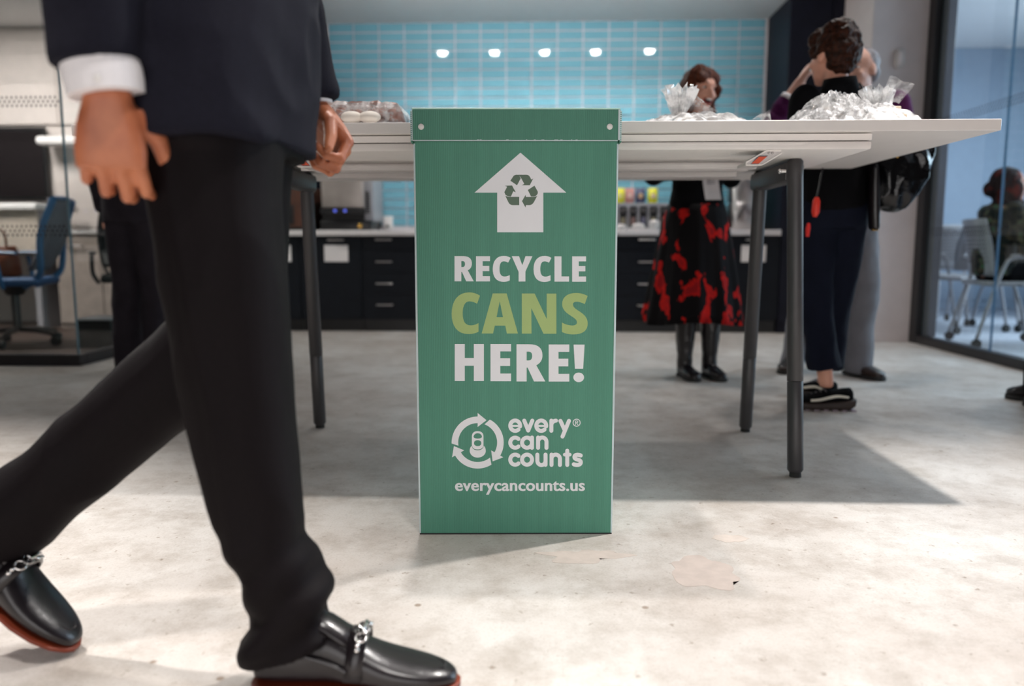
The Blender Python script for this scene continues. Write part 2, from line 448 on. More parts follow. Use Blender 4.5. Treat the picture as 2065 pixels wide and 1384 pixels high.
# flat print ----------------------------------------------------------
def path(spec, k=8):
    """'M x,y L ... C ...' tokens as list; returns polygon"""
    out = []; i = 0; cur = None; t = spec.replace(',', ' ').split(); cmd = None
    while i < len(t):
        if t[i] in 'MLC': cmd = t[i]; i += 1; continue
        if cmd in 'ML':
            cur = (float(t[i]), float(t[i + 1])); out.append(cur); i += 2
        else:
            p = [cur] + [(float(t[i + 2 * j]), float(t[i + 2 * j + 1])) for j in range(3)]; i += 6
            for s in range(1, k + 1):
                u = s / k; a = (1 - u) ** 3; b = 3 * u * (1 - u) ** 2; c = 3 * u * u * (1 - u); d = u ** 3
                out.append(tuple(a * p[0][q] + b * p[1][q] + c * p[2][q] + d * p[3][q] for q in (0, 1)))
            cur = p[3]
    return out

def flat(bm, polys, fn, th=.0003):
    """polys: [outer, hole, ...] -> thin raised print; fn maps 2D to world 3D at height h"""
    pl = [[V((x, y, 0)) for x, y in p] for p in polys]
    tris = tessellate_polygon(pl)
    pts = [(x, y) for p in polys for x, y in p]
    top = [bm.verts.new(fn(x, y, th)) for x, y in pts]
    for t in tris:
        try: bm.faces.new([top[i] for i in t])
        except ValueError: pass
    bot = [bm.verts.new(fn(x, y, 0)) for x, y in pts]
    k = 0
    for p in polys:
        n = len(p)
        for i in range(n):
            a, b = k + i, k + (i + 1) % n
            try: bm.faces.new((top[a], top[b], bot[b], bot[a]))
            except ValueError: pass
        k += n

SK = [0]
def stroke(bm, pts, w, fn, th=.0003, rnd=True):
    SK[0] += 1; th += (SK[0] % 60) * 8e-6
    """thick polyline with round ends as one strip plus end discs"""
    n = len(pts); L_, R_ = [], []
    for i, (x, y) in enumerate(pts):
        x0, y0 = pts[max(i - 1, 0)]; x1, y1 = pts[min(i + 1, n - 1)]
        dx, dy = x1 - x0, y1 - y0; l = math.hypot(dx, dy) or 1
        L_.append((x - dy / l * w / 2, y + dx / l * w / 2)); R_.append((x + dy / l * w / 2, y - dx / l * w / 2))
    a = [bm.verts.new(fn(*p, th)) for p in L_]; b = [bm.verts.new(fn(*p, th)) for p in R_]
    for i in range(n - 1): bm.faces.new((a[i], a[i + 1], b[i + 1], b[i]))
    if rnd:
        for (x, y) in (pts[0], pts[-1]):
            bm.faces.new([bm.verts.new(fn(x + math.cos(t * PI / 8) * w / 2, y + math.sin(t * PI / 8) * w / 2, th - 4e-6)) for t in range(16)])

def arc(cx, cy, rx, ry, a0, a1, k=20):
    return [(cx + rx * math.cos(R(a0 + (a1 - a0) * i / k)), cy + ry * math.sin(R(a0 + (a1 - a0) * i / k))) for i in range(k + 1)]

# =================================================================== THE SETTING
bm = nb(); box(bm, (-8, -3.5, -.1), (8, 10.5, 0)); floor = struct('floor', bm, M['floor'], None)
# patched scar in the concrete, right of the bin
def patch(name, pts, matl, z=.0004):
    b = nb(); b.faces.new([b.verts.new((x, y, z)) for x, y in pts]); bmesh.ops.triangulate(b, faces=b.faces)
    r = bmesh.ops.extrude_face_region(b, geom=list(b.faces)); bmesh.ops.translate(b, verts=[g for g in r['geom'] if isinstance(g, bmesh.types.BMVert)], vec=(0, 0, -z))
    return obj(name, b, matl, floor, None)
def blob(cx, cy, rx, ry, seed, n=40, amp=.22):
    out = []
    for i in range(n):
        t = 2 * PI * i / n; r = 1 + amp * noise.noise(V((math.cos(t) * 2, math.sin(t) * 2, seed))) * 2 + .06 * noise.noise(V((math.cos(t) * 9, math.sin(t) * 9, seed)))
        out.append((cx + rx * r * math.cos(t), cy + ry * r * math.sin(t)))
    return out
M['scar'] = mat('bare_concrete_patch', (.50, .42, .375), .7, noise_s=30, noise_amt=.12, bump=.3)
M['scar2'] = mat('worn_concrete_patch', (.52, .45, .40), .7, noise_s=30, noise_amt=.12, bump=.3)
patch('concrete_patch', blob(.35, 1.60, .075, .085, 3.3), M['scar'])
patch('concrete_patch', blob(.46, 1.80, .045, .022, 8.1), M['scar2'])
patch('concrete_patch', blob(.10, 1.68, .10, .04, 5.7, amp=.35), M['scar2'])

# alcove: tiled back wall, return walls, dropped ceiling
WY = 6.95
bm = nb(); box(bm, (-1.91, WY + .008, 0), (1.945, WY + .12, 2.70)); wall_back = struct('wall_back', bm, M['grout'], None)
PX, PZ, G = .2243, .0803, .0105
tb = nb()
box(tb, (-(PX - G) / 2, -.009, -(PZ - G) / 2), ((PX - G) / 2, .0, (PZ - G) / 2))
fr = [f for f in tb.faces if f.normal.y < -.9]
r_ = bmesh.ops.inset_region(tb, faces=fr, thickness=.0022, depth=0)
bmesh.ops.translate(tb, verts=list({v for f in fr for v in f.verts}), vec=(0, -.0022, 0))
tile_me = mesh_from(tb, 'tile', M['tile'], None)
cells = []
for c in range(17):
    for r in range(23):
        x = -1.889 + PX * (c + .5); z = 2.66 - PZ * (r + .5)
        if z < .86: continue
        hid = 0
        if 1.38 < z < 1.84: hid = 2
        if -1.0 < x < .55 and z < 1.84: hid = 3
        if x > 1.1 and z < 1.4: hid = 1
        cells.append((hid, r, c, x, z))
cells.sort()
rest = nb()
rj = random.Random(3)
for i, (h, r, c, x, z) in enumerate(cells):
    dy = rj.uniform(-.0006, .0006)
    if i < 300:
        t = bpy.data.objects.new('tile', tile_me); COL.objects.link(t); t.parent = wall_back
        t.location = (x, WY + .009 + dy, z); t.rotation_euler = (rj.uniform(-.0015, .0015), 0, rj.uniform(-.0015, .0015))
    else:
        q = nb(); q.from_mesh(tile_me); bmesh.ops.translate(q, verts=q.verts, vec=(x, WY + .009 + dy, z))
        tmp = bpy.data.meshes.new('t'); q.to_mesh(tmp); q.free(); rest.from_mesh(tmp); bpy.data.meshes.remove(tmp)
if len(rest.verts):
    o = obj('tiles_behind_table', rest, M['tile'], wall_back, None); o['kind'] = 'stuff'
else: rest.free()

bm = nb(); box(bm, (-1.98, 5.9, 2.66), (2.10, WY + .1, 2.80)); ceil = struct('ceiling', bm, M['ceil'], None)
bm = nb(); box(bm, (-8, -2.6, 3.10), (2.9, 5.9, 3.2)); box(bm, (-1.98, 5.88, 2.66), (2.3, 5.9, 3.1)); struct('ceiling_main', bm, mat('dark_exposed_ceiling', (.10, .10, .11), .8), None)
bm = nb(); box(bm, (2.9, 1.0, 2.9), (8, 10.4, 3.0)); struct('ceiling_right_room', bm, M['ceil'], None)
bm = nb(); box(bm, (-8, 4.43, 2.70), (-2.75, 10.4, 2.78)); struct('ceiling_left_room', bm, M['ceil'], None)
for i, x in enumerate((-1.0, -.48, .02, .53, 1.06)):
    t = thing('ceiling_downlight', 'recessed round downlight in the dropped ceiling, ' + ['leftmost', 'second from the left', 'middle one', 'second from the right', 'rightmost'][i] + ' of the row of five', 'ceiling light', (x, 5.97, 2.652), group='downlights over the kitchen counter')
    b = nb(); tube(b, [(x, 5.97, 2.662), (x, 5.97, 2.646)], [.058, .058], 28); obj('trim_ring', b, M['tablemetal'], t)
    b = nb(); ell(b, (x, 5.97, 2.650), (.044, .044, .036)); obj('lamp_lens', b, M['lampglow'], t)

# dark tall cabinet right of the alcove, its doors; dark upper cabinet left
t = thing('tall_cabinet', 'tall dark navy cabinet between the tiled wall and the white pier', 'cabinet', (2.3, 6.6, 0))
b = nb(); box(b, (1.945, 6.37, 0), (2.95, 7.05, 3.1)); obj('body', b, M['darkp'], t)
for x0, x1 in ((1.948, 2.268), (2.274, 2.60)):
    b = nb(); box(b, (x0, 6.348, .09), (x1, 6.37, 2.98), .002); obj('door', b, M['darkp'], t)
t = thing('upper_cabinet', 'dark full-height cabinet side left of the teal tiles', 'cabinet', (-2.3, 6.8, 1.5))
b = nb(); box(b, (-2.71, 6.42, 1.50), (-1.92, 7.05, 2.66), .003); obj('body', b, M['darkp'], t)
b = nb(); box(b, (-2.71, 6.40, 1.51), (-1.93, 6.42, 2.65), .002); obj('door', b, M['darkp'], t)
bm = nb(); box(bm, (-2.72, WY + .01, 0), (-1.91, 7.07, 1.5)); struct('wall_back_left', bm, M['darkp'], None)
bm = nb(); box(bm, (-2.86, 6.30, 0), (-2.72, 7.07, 3.1)); struct('wall_left_return', bm, M['darkp'], None)

# white pier at the right
bm = nb(); box(bm, (2.36, 5.80, 0), (2.775, 6.34, 3.1), .004); struct('wall_right_pier', bm, M['pier'], None)
bm = nb(); box(bm, (2.37, 5.792, 0), (2.70, 5.80, .06), .002); struct('baseboard_right', bm, M['pier'], None)
t = thing('wall_sensor', 'small off-white rounded sensor mounted on the white pier', 'sensor', (2.56, 5.79, 2.05))
b = nb(); tube(b, [(2.558, 5.80, 2.048), (2.558, 5.775, 2.048), (2.558, 5.768, 2.048)], [(.068, .034), (.066, .032), (.055, .024)], 28, ref=(0, 0, 1), e=3.5); obj('cover', b, mat('sensor_plastic', (.50, .46, .44), .5), t)
b = nb(); box(b, (2.542, 5.764, 2.0), (2.570, 5.770, 2.09), .002); obj('panel', b, mat('sensor_plastic_light', (.60, .52, .50), .5), t)

# right glass wall
bm = nb()
for y0, y1 in ((4.823, 5.70), (2.6, 4.815)):
    box(bm, (2.785, y0, .05), (2.797, y1, 2.9))
gw = struct('window_1', bm, M['glass'], None)
b = nb(); box(b, (2.755, 2.6, 0), (2.83, 5.80, .062), .003); o = obj('bottom_rail', b, M['frame'], gw)
b = nb(); box(b, (2.752, 5.70, 0), (2.80, 5.80, 2.98), .003); obj('post', b, M['frame'], gw)
b = nb(); box(b, (2.80, 5.62, .06), (2.86, 5.80, 2.98), .003); obj('jamb', b, M['frame2'], gw)
b = nb(); box(b, (2.784, 4.8165, .06), (2.798, 4.8215, 2.9)); obj('glass_edge', b, mat('blue_glass_edge', (.10, .20, .34), .3), gw)
def frit(bm, ax, lo, hi, const, zs, r=.0085, step=.030, th=.0008):
    k = 0; a = lo
    while a < hi:
        for j, z in enumerate(zs):
            aa = a + (step / 2 if j == 1 else 0)
            pts = []
            for q in range(6):
                u = r * math.cos(q * PI / 3) * .7; v = r * math.sin(q * PI / 3)
                pts.append((const, aa + u, z + v) if ax == 'y' else (aa + u, const, z + v))
            bm.faces.new([bm.verts.new(p) for p in pts])
        a += step
b = nb(); frit(b, 'y', 4.3, 5.68, 2.7835, (1.545, 1.567, 1.589)); frit(b, 'y', 4.3, 5.68, 2.7835, (.79, .812, .834)); o = obj('frit_dots', b, M['frit'], gw, None); o['kind'] = 'stuff'

# left glass room corner
bm = nb()
box(bm, (-6.5, 4.436, .06), (-2.782, 4.448, 2.70)); box(bm, (-2.782, 4.448, .06), (-2.770, 6.28, 2.70))
gl = struct('window_2', bm, M['glass'], None)
b = nb(); box(b, (-6.5, 4.40, 0), (-2.745, 4.475, .066), .003); box(b, (-2.81, 4.475, 0), (-2.745, 6.28, .066), .003); obj('bottom_rail', b, M['frame'], gl)
b = nb(); box(b, (-2.781, 4.437, .06), (-2.771, 4.447, 2.70)); obj('corner_edge', b, M['glassedge'], gl)
b = nb(); frit(b, 'x', -4.6, -2.80, 4.434, (1.515, 1.538, 1.561), .009, .0285); frit(b, 'x', -4.6, -2.80, 4.434, (.775, .80, .825), .0095, .0285)
frit(b, 'y', 4.5, 6.2, -2.768, (.775, .80, .825), .0065, .0285); o = obj('frit_dots', b, M['frit'], gl, None); o['kind'] = 'stuff'
bm = nb(); box(bm, (-8, 4.48, -.02), (-2.82, 10.4, .004)); struct('floor_left_room', bm, M['brownfloor'], None)
bm = nb(); box(bm, (-8, 7.1, 0), (-2.86, 7.2, 2.7))
lw = struct('wall_left_room', bm, M['wall2'], None)
for i in range(5):
    x1 = -2.9 - i * .78
    b = nb(); box(b, (x1 - .775, 7.07, 1.83), (x1, 7.1, 2.66), .003); obj('panel', b, M['wall2'], lw)
bm = nb(); box(bm, (-8, 7.2, 2.7), (-2.7, 7.3, 3.2)); struct('wall_left_upper', bm, M['wall2'], None)

# right room shell
bm = nb(); box(bm, (2.84, 1.0, -.02), (8, 10.4, .004)); struct('floor_right_room', bm, M['bluefloor'], None)
bm = nb(); box(bm, (2.78, 9.0, 0), (8, 9.1, 2.9)); rw = struct('wall_right_room', bm, M['bluewall'], None)
for x in (3.2, 4.42, 5.64):
    b = nb(); box(b, (x, 8.985, .1), (x + 1.205, 9.0, 2.9), .004); obj('panel', b, M['bluewall'], rw)
bm = nb(); box(bm, (2.86, 6.34, 0), (2.95, 9.0, 2.9)); struct('wall_right_return', bm, M['bluewall'], None)
bm = nb(); box(bm, (7.5, 1.0, 0), (7.6, 9.0, .9)); struct('wall_far_right', bm, M['bluewall'], None)

# =================================================================== KITCHEN COUNTER
bm = nb(); box(bm, (-2.70, 6.325, .800), (1.94, WY - .002, .845), .004, 2)
label(obj('countertop', bm, M['counter'], base=(0, 6.6, .8)), 'long white worktop running under the teal tiled wall', 'countertop')
def pull(b, x, z, y=6.335, w=.062):
    tube(b, spline([(x - w, y, z), (x - w, y - .022, z), (x - w * .8, y - .03, z), (x + w * .8, y - .03, z), (x + w, y - .022, z), (x + w, y, z)], 4), .0062, 10)
cabs = [(-2.68, -2.02, 'door', 'dark base cabinet with a white card, leftmost under the worktop'), (-2.015, -1.50, 'door', 'dark base cabinet with a white card under the coffee machine'),
        (-1.495, -.93, 'drawer', 'dark four-drawer base cabinet left of the green bin'), (-.925, .60, 'wide', 'wide dark base cabinet hidden behind the green bin'),
        (.605, 1.145, 'drawer', 'dark four-drawer base cabinet behind the woman in the red-flowered skirt'), (1.15, 1.94, 'door', 'dark base cabinet with a white card, rightmost under the worktop')]
for x0, x1, kind, lab in cabs:
    t = thing('base_cabinet', lab, 'cabinet', ((x0 + x1) / 2, 6.6, 0), group='base cabinets under the white worktop')
    b = nb(); box(b, (x0, 6.37, .10), (x1, WY, .80)); obj('body', b, M['cab'], t)
    b = nb(); box(b, (x0, 6.40, 0), (x1, 6.44, .10)); obj('kick_plate', b, M['black'], t)
    xc = (x0 + x1) / 2
    if kind == 'drawer':
        xh = -1.31 if x0 < 0 else .862
        for z0, z1, zh in ((.68, .795, .766), (.497, .675, .585), (.315, .492, .404), (.105, .31, .226)):
            b = nb(); box(b, (x0 + .002, 6.35, z0), (x1 - .002, 6.37, z1), .002); d = obj('drawer', b, M['cab'], t)
            b = nb(); pull(b, xh, zh, 6.35); obj('handle', b, M['steel'], d)
    else:
        xs = [(x0, x1)] if kind == 'door' else [(x0, xc), (xc, x1)]
        for a, c in xs:
            b = nb(); box(b, (a + .002, 6.35, .105), (c - .002, 6.37, .795), .002); d = obj('door', b, M['cab'], t)
            hx = {-2.68: -2.19, -2.015: -1.71, 1.15: 1.73}.get(x0, (a + c) / 2)
            b = nb(); pull(b, hx, .765, 6.35); obj('handle', b, M['steel'], d)
            if kind == 'door':
                b = nb(); box(b, (hx - .10, 6.3465, .585), (hx + .10, 6.35, .722), .0012); o = obj('card', b, M['paper'], d)

# coffee machine
t = thing('coffee_machine', 'steel and black coffee machine on the worktop left of the outlet', 'coffee machine', (-1.63, 6.6, .845))
b = nb(); box(b, (-1.86, 6.47, 1.03), (-1.50, 6.92, 1.30), .02, 3); obj('body', b, mat('warm_steel', (.50, .44, .40), .35, .3, noise_s=3, noise_amt=.35), t)
b = nb(); box(b, (-1.88, 6.50, .845), (-1.45, 6.92, .93), .008, 2); obj('base', b, M['black'], t)
b = nb(); box(b, (-1.87, 6.53, .93), (-1.48, 6.92, 1.03), .003); obj('brew_bay', b, M['black'], t)
b = nb(); box(b, (-1.868, 6.462, .985), (-1.49, 6.5, 1.035), .004); p = obj('control_panel', b, M['black'], t)
for x in (-1.74, -1.655):
    b = nb(); cyl(b, (x, 6.462, 1.01), (x, 6.455, 1.01), .012); obj('button', b, M['ledblue'], p)
b = nb(); tube(b, [(-1.68, 6.6, 1.30), (-1.68, 6.6, 1.33), (-1.68, 6.6, 1.36)], [(.10, .09), (.12, .10), (.13, .11)], 20); obj('bean_hopper', b, M['black'], t)
b = nb(); box(b, (-1.50, 6.50, .93), (-1.425, 6.92, 1.30), .006, 2); sp = obj('side_panel', b, M['gasket'], t)
for i in range(9):
    b = nb(); box(b, (-1.485, 6.494, .99 + i * .021), (-1.452, 6.502, 1.002 + i * .021)); obj('vent_slot', b, M['black'], sp)
b = nb(); ell(b, (-1.54, 6.49, .885), (.022, .010, .022)); obj('badge_disc', b, M['gold'], t, lab='round gold badge')
t = thing('coffee_grinder', 'brown and black countertop appliance left of the coffee machine', 'appliance', (-2.12, 6.6, .845))
b = nb(); box(b, (-2.25, 6.48, .87), (-1.98, 6.90, 1.22), .012, 2); obj('body', b, M['wood'], t)
b = nb(); box(b, (-2.16, 6.472, .90), (-2.10, 6.482, 1.06), .003); obj('panel', b, M['black'], t)
b = nb(); box(b, (-2.27, 6.47, .845), (-1.96, 6.90, .875), .004); obj('base', b, M['black'], t)
# outlet and plug
t = thing('wall_outlet', 'white wall outlet on the teal tiles beside the coffee machine', 'outlet', (-1.383, 6.94, .92))
b = nb(); box(b, (-1.425, 6.925, .87), (-1.343, 6.938, .985), .004, 2); obj('cover_plate', b, M['rivet'], t)
b = nb(); cyl(b, (-1.385, 6.925, .895), (-1.385, 6.89, .895), .013); obj('plug', b, M['black'], t)

# snack stand and cup dispensers
t = thing('cup_dispenser', 'grey dispenser rack with dark labelled slots under the snack packets', 'dispenser', (.80, 6.7, .845))
b = nb(); box(b, (.47, 6.56, .845), (1.10, 6.90, 1.075), .006); obj('body', b, M['gasket'], t)
for i in range(7):
    x = .515 + i * .085
    b = nb(); box(b, (x - .028, 6.548, .87), (x + .028, 6.565, 1.045), .003); s = obj('slot', b, M['black'], t)
    b = nb(); box(b, (x - .016, 6.544, .895), (x + .016, 6.550, .955), .001); obj('slot_label', b, mat('slot_print_%d' % i, ((.34, .2, .18), (.2, .2, .3), (.32, .28, .18))[i % 3], .6, noise_s=90, noise_amt=.6), s)
    b = nb(); cyl(b, (x, 6.548, 1.012), (x, 6.530, 1.012), .014, .010); obj('slot_knob', b, M['steel'], s)
cols = [('yellow', 'bright yellow'), ('pink', 'pink'), ('navyp', 'navy blue'), ('yellow', 'yellow'), ('yellow', 'yellow'), ('pink', 'pink'), ('navyp', 'navy blue')]
where = ['second from the left', 'third from the left', 'in the middle', 'nearest the woman in the skirt', 'leftmost, behind the bin', '', '']
for i, (c, nm) in enumerate(cols[:4]):
    x = (.665, .75, .84, .945)[i]
    b = nb(); rg = []
    for z, wx, wy in ((1.078, .036, .02), (1.10, .042, .035), (1.15, .041, .034), (1.19, .040, .020), (1.205, .041, .004)):
        rg.append(ering((x, 6.66, z), V((wx, 0, 0)), V((0, wy, 0)), 16, 3.5))
    loft(b, rg)
    t = thing('snack_packet', '%s snack packet on the grey rack, %s' % (nm, ['half hidden by the bin edge', 'second from the bin', 'third from the bin', 'nearest the woman in the skirt'][i]), 'packet', (x, 6.66, 1.076), group='snack packets on the counter rack')
    obj('bag', b, M[c], t)
    b = nb(); ell(b, (x, 6.628, 1.135), (.022, .006, .024)); obj('print', b, mat('packet_print_%d' % i, ((.8, .75, .3), (.8, .55, .5), (.7, .45, .25), (.85, .65, .5))[i], .5, noise_s=40, noise_amt=.3), t)
    b = nb(); box(b, (x - .040, 6.655, 1.192), (x + .040, 6.663, 1.208)); obj('sealed_top', b, mat('packet_top_%d' % i, ((.5, .52, .3), (.08, .05, .05), (.1, .06, .06), (.55, .55, .4))[i], .5), t)
for x, y, r, h, lab in ((.80, 6.43, .055, .035, 'low white bowl on the worktop right of the bin'), (.935, 6.45, .045, .062, 'round white cup beside the white bowl near the skirt'), (.655, 6.43, .05, .030, 'small white dish on the worktop at the bin edge')):
    t = thing('bowl', lab, 'bowl', (x, y, .845))
    b = nb(); tube(b, [(x, y, .845), (x, y, .850), (x, y, .850 + h * .5), (x, y, .85 + h)], [r * .55, r * .6, r * .95, r], 24); obj('bowl_body', b, M['rivet'], t)
    b = nb(); ell(b, (x, y, .85 + h), (r * .9, r * .9, .018)); obj('napkin', b, M['paper'], t)
t = thing('napkin_stack', 'flat stack of white napkins and sachets on the worktop', 'napkins', (.80, 6.37, .845))
b = nb()
for i in range(4): box(b, (.70 + i * .003, 6.345, .8455 + i * .004), (.93 - i * .002, 6.40, .849 + i * .004))
obj('napkins', b, M['paper'], t)
# steel urn behind the woman
t = thing('drink_urn', 'steel drinks urn with black sides on the worktop right of the woman in the skirt', 'urn', (1.74, 6.6, .845))
b = nb(); tube(b, [(1.72, 6.62, .845), (1.72, 6.62, .86), (1.72, 6.62, 1.06), (1.72, 6.62, 1.075), (1.72, 6.62, 1.09), (1.72, 6.62, 1.27), (1.72, 6.62, 1.31), (1.72, 6.62, 1.33)], [.14, .15, .15, .142, .15, .15, .13, .06], 32); obj('body', b, M['steel'], t)
b = nb(); tube(b, spline([(1.60, 6.50, 1.28), (1.585, 6.45, 1.22), (1.59, 6.44, 1.10), (1.60, 6.47, 1.0)], 5), .018, 12); obj('handle', b, M['rivet'], t)
b = nb(); tube(b, [(1.62, 6.50, .96), (1.60, 6.44, .95), (1.60, 6.43, .91)], .014, 12); obj('tap', b, M['steel'], t)
t = thing('carafe', 'dark carafe on the worktop left of the steel urn', 'carafe', (1.48, 6.6, .845))
b = nb(); tube(b, [(1.455, 6.62, .845), (1.455, 6.62, .86), (1.455, 6.62, 1.0), (1.455, 6.62, 1.13), (1.455, 6.62, 1.20)], [.07, .085, .095, .075, .05], 24); obj('body', b, M['black'], t)
b = nb(); tube(b, [(1.455, 6.62, 1.20), (1.455, 6.62, 1.24)], [.052, .045], 20); obj('lid', b, M['steel'], t)

# =================================================================== TABLE
T = thing('bar_table', 'long white bar-height table on graphite legs behind the green bin', 'table', (0, 2.7, 0))
b = nb(); box(b, (-1.35, 2.20, 1.020), (1.258, 3.225, 1.051), .0015, 1); obj('tabletop', b, M['table'], T)
b = nb(); box(b, (-1.01, 2.225, .999), (.922, 3.20, 1.018), .002); obj('upper_deck', b, M['table'], T)
b = nb(); box(b, (-1.01, 2.225, .974), (.922, 3.20, .997), .006, 2); obj('lower_deck', b, M['table'], T)
b = nb(); box(b, (-1.01, 2.24, .997), (.915, 3.19, .9995)); obj('shadow_gap', b, M['leg'], T)
b = nb(); box(b, (-.74, 2.52, .945), (.66, 2.56, .972), .003); box(b, (-.74, 2.66, .938), (.66, 2.72, .972), .003)
obj('cable_tray', b, M['tablemetal'], T)
b = nb(); cyl(b, (-.77, 2.47, .958), (.67, 2.47, .958), .009); cyl(b, (-.77, 2.47, .950), (.67, 2.47, .950), .006); obj('rail', b, M['tablemetal'], T)
for sx, xc in ((1, .785), (-1, -.865)):
    b = nb(); box(b, (xc - .030, 2.455, .905), (xc + .032, 2.86, .966), .012, 2); obj('crossbeam', b, M['leg'], T)
    for yf, yt in ((2.318, 2.455), (2.902, 2.825)):
        xf = xc
        d = V((xc - xf, yt - yf, .97)); 
        def at(z): return V((xf, yf + (yt - yf) * z / .97, z))
        b = nb(); tube(b, [at(.291), at(.2925), at(.92), at(.965), at(.974)], [.0232, .0243, .0245, .0245, .017], 24); l = obj('leg', b, M['leg'], T)
        b = nb(); tube(b, [at(.014), at(.022), at(.2885), at(.290)], [.019, .0238, .0238, .0230], 24); obj('leg_extension', b, M['leg'], l)
        b = nb(); cyl(b, at(0), at(.014), .018, .017); obj('leveling_foot', b, M['rubber'], l)
    # angled bracket with the orange decal
    s = -sx
    b = nb(); y0 = 2.243; X = lambda o, z: (xc + s * o, z)
    P = [X(.205, .934), X(.205, .941), X(.150, .973), X(.108, .973), X(.106, .967), X(.160, .934)]
    a = [b.verts.new((x, y0, z)) for x, z in P]; c = [b.verts.new((x, y0 + .10, z)) for x, z in P]
    b.faces.new(a); b.faces.new(c[::-1])
    for i in range(6): b.faces.new((a[i], a[(i + 1) % 6], c[(i + 1) % 6], c[i]))
    br = obj('bracket', b, M['tablemetal'], T, None)
    b = nb(); rim = [(x, y0 - .001, z) for x, z in (P[0], P[1], P[2], P[3], P[4], P[5], P[0])]
    tube(b, rim, .0022, 8); obj('bracket_rim', b, M['table'], br)
    q = [X(.190, .938), X(.169, .938), X(.147, .957), X(.169, .957)]
    for nm, gr, dy, mm in (('decal_backing', .003, .0012, 'frame2'), ('orange_decal', 0, .0022, 'orange')):
        b = nb(); mx_ = sum(p[0] for p in q) / 4; mz_ = .9475
        qq = [(x + (gr if x > mx_ else -gr), z + (gr if z > mz_ else -gr)) for x, z in q]
        a = [b.verts.new((x, y0 - dy, z)) for x, z in qq]; c = [b.verts.new((x, y0 + .001, z)) for x, z in qq]
        b.faces.new(a); b.faces.new(c[::-1]); [b.faces.new((a[i], a[(i + 1) % 4], c[(i + 1) % 4], c[i])) for i in range(4)]
        obj(nm, b, M[mm], br, None)
    b = nb(); ell(b, (xc + s * .142, y0 - .001, .967), (.0035, .003, .0035)); ell(b, (xc + s * .132, y0 - .001, .967), (.0035, .003, .0035)); obj('bolt', b, M['steel'], br)
    b = nb(); cyl(b, (xc + s * .050, 2.44, .935), (xc + s * .032, 2.44, .935), .006, n=12); ell(b, (xc + s * .05, 2.44, .935), (.005, .008, .008)); obj('bolt', b, M['chrome'], T)

# =================================================================== RECYCLING BIN
BA = R(2.569); BC = V((-.06, 1.8075, 0)); BU = V((math.cos(BA), math.sin(BA), 0)); BN = V((math.sin(BA), -math.cos(BA), 0))
BIN = thing('recycling_bin', 'tall green fluted-plastic can recycling bin standing in front of the bar table', 'recycling bin', BC - BN * .18, BA)
def bw(s, d, z): return BC + BU * s - BN * d + V((0, 0, z))     # s across, d into the bin, z up
BMX = Matrix.Translation(BC) @ Matrix.Rotation(BA, 4, 'Z')
def bbox(b, lo, hi, bev=0, seg=1): return box(b, lo, hi, bev, seg, BMX)
b = nb(); bbox(b, (-.2335, 0, .002), (.2335, .004, .985), .0006); obj('front_panel', b, M['green'], BIN, None)
b = nb(); bbox(b, (-.2335, .356, .002), (.2335, .36, .985)); obj('back_panel', b, M['green'], BIN, None)
for s in (-1, 1):
    b = nb(); bbox(b, (s * .2345 - .002, .004, .002), (s * .2345 + .002, .356, .985)); obj('side_panel', b, M['green'], BIN, None)
    # pale corner fold, bowed a little outwards
    b = nb(); rg = []
    for i in range(13):
        z = .003 + i * .078; k = .0012 * math.sin(i / 12 * PI)
        rg.append([bw(s * (.2335), -.0006, z), bw(s * (.2372 + k), .0015, z), bw(s * (.2372 + k), .010, z), bw(s * .2345, .010, z)])
    loft(b, rg); obj('corner_fold', b, M['edge'], BIN, None, 'pale cut edge')
b = nb(); bbox(b, (-.236, -.001, 0), (.236, .361, .003)); obj('bottom_panel', b, M['black'], BIN, None)
# lid
LZ0, LZ1 = .945, 1.014
b = nb(); bbox(b, (-.2375, -.012, LZ0), (.2335, -.008, LZ1), .0008); lf = obj('lid_front', b, M['greenlid'], BIN, None)
b = nb(); bbox(b, (-.2375, -.0125, LZ0 - .0012), (.2335, -.0078, LZ0 + .0006)); 
rr = random.Random(5)
for i in range(14):
    x = rr.uniform(-.09, .15); bbox(b, (x, -.0125, LZ0), (x + rr.uniform(.002, .006), -.0118, LZ0 + .0018))
obj('cut_edge', b, M['edge'], lf, None)
b = nb(); bbox(b, (-.2385, -.012, LZ1), (.2385, .370, LZ1 + .0035), .001); obj('lid_top', b, mat('lid_top_highlight', (.45, .72, .62), .4), BIN, None)  # paler green puts the highlight on the lid's top edge into the colour
for s in (-1, 1):
    b = nb(); bbox(b, (s * .2405 - .0022, -.006, LZ0 - .004), (s * .2405 + .0022, .368, LZ1 - .002), .0008); sd = obj('lid_side', b, M['greenlid'], BIN, None)
    b = nb(); bbox(b, (s * .2362 - .0022, -.0115, LZ0 + .001), (s * .2362 + .0022, -.0062, LZ1)); obj('cut_edge', b, M['edge'], sd, None)
    b = nb()
    for i in range(15): bbox(b, (s * .2405 - .0018, -.0072, LZ0 + i * .0046), (s * .2405 + .0018, -.006, LZ0 + .0026 + i * .0046))
    obj('flutes', b, M['edge'], sd, None)
for s, z in ((-.2175, .975), (.2145, .9755)):
    b = nb(); q = bw(s, -.012, z); n = BN
    tube(b, [q, q + n * .002, q + n * .0034], [.0068, .0066, .004], 24); obj('rivet', b, M['rivet'], BIN, 50)

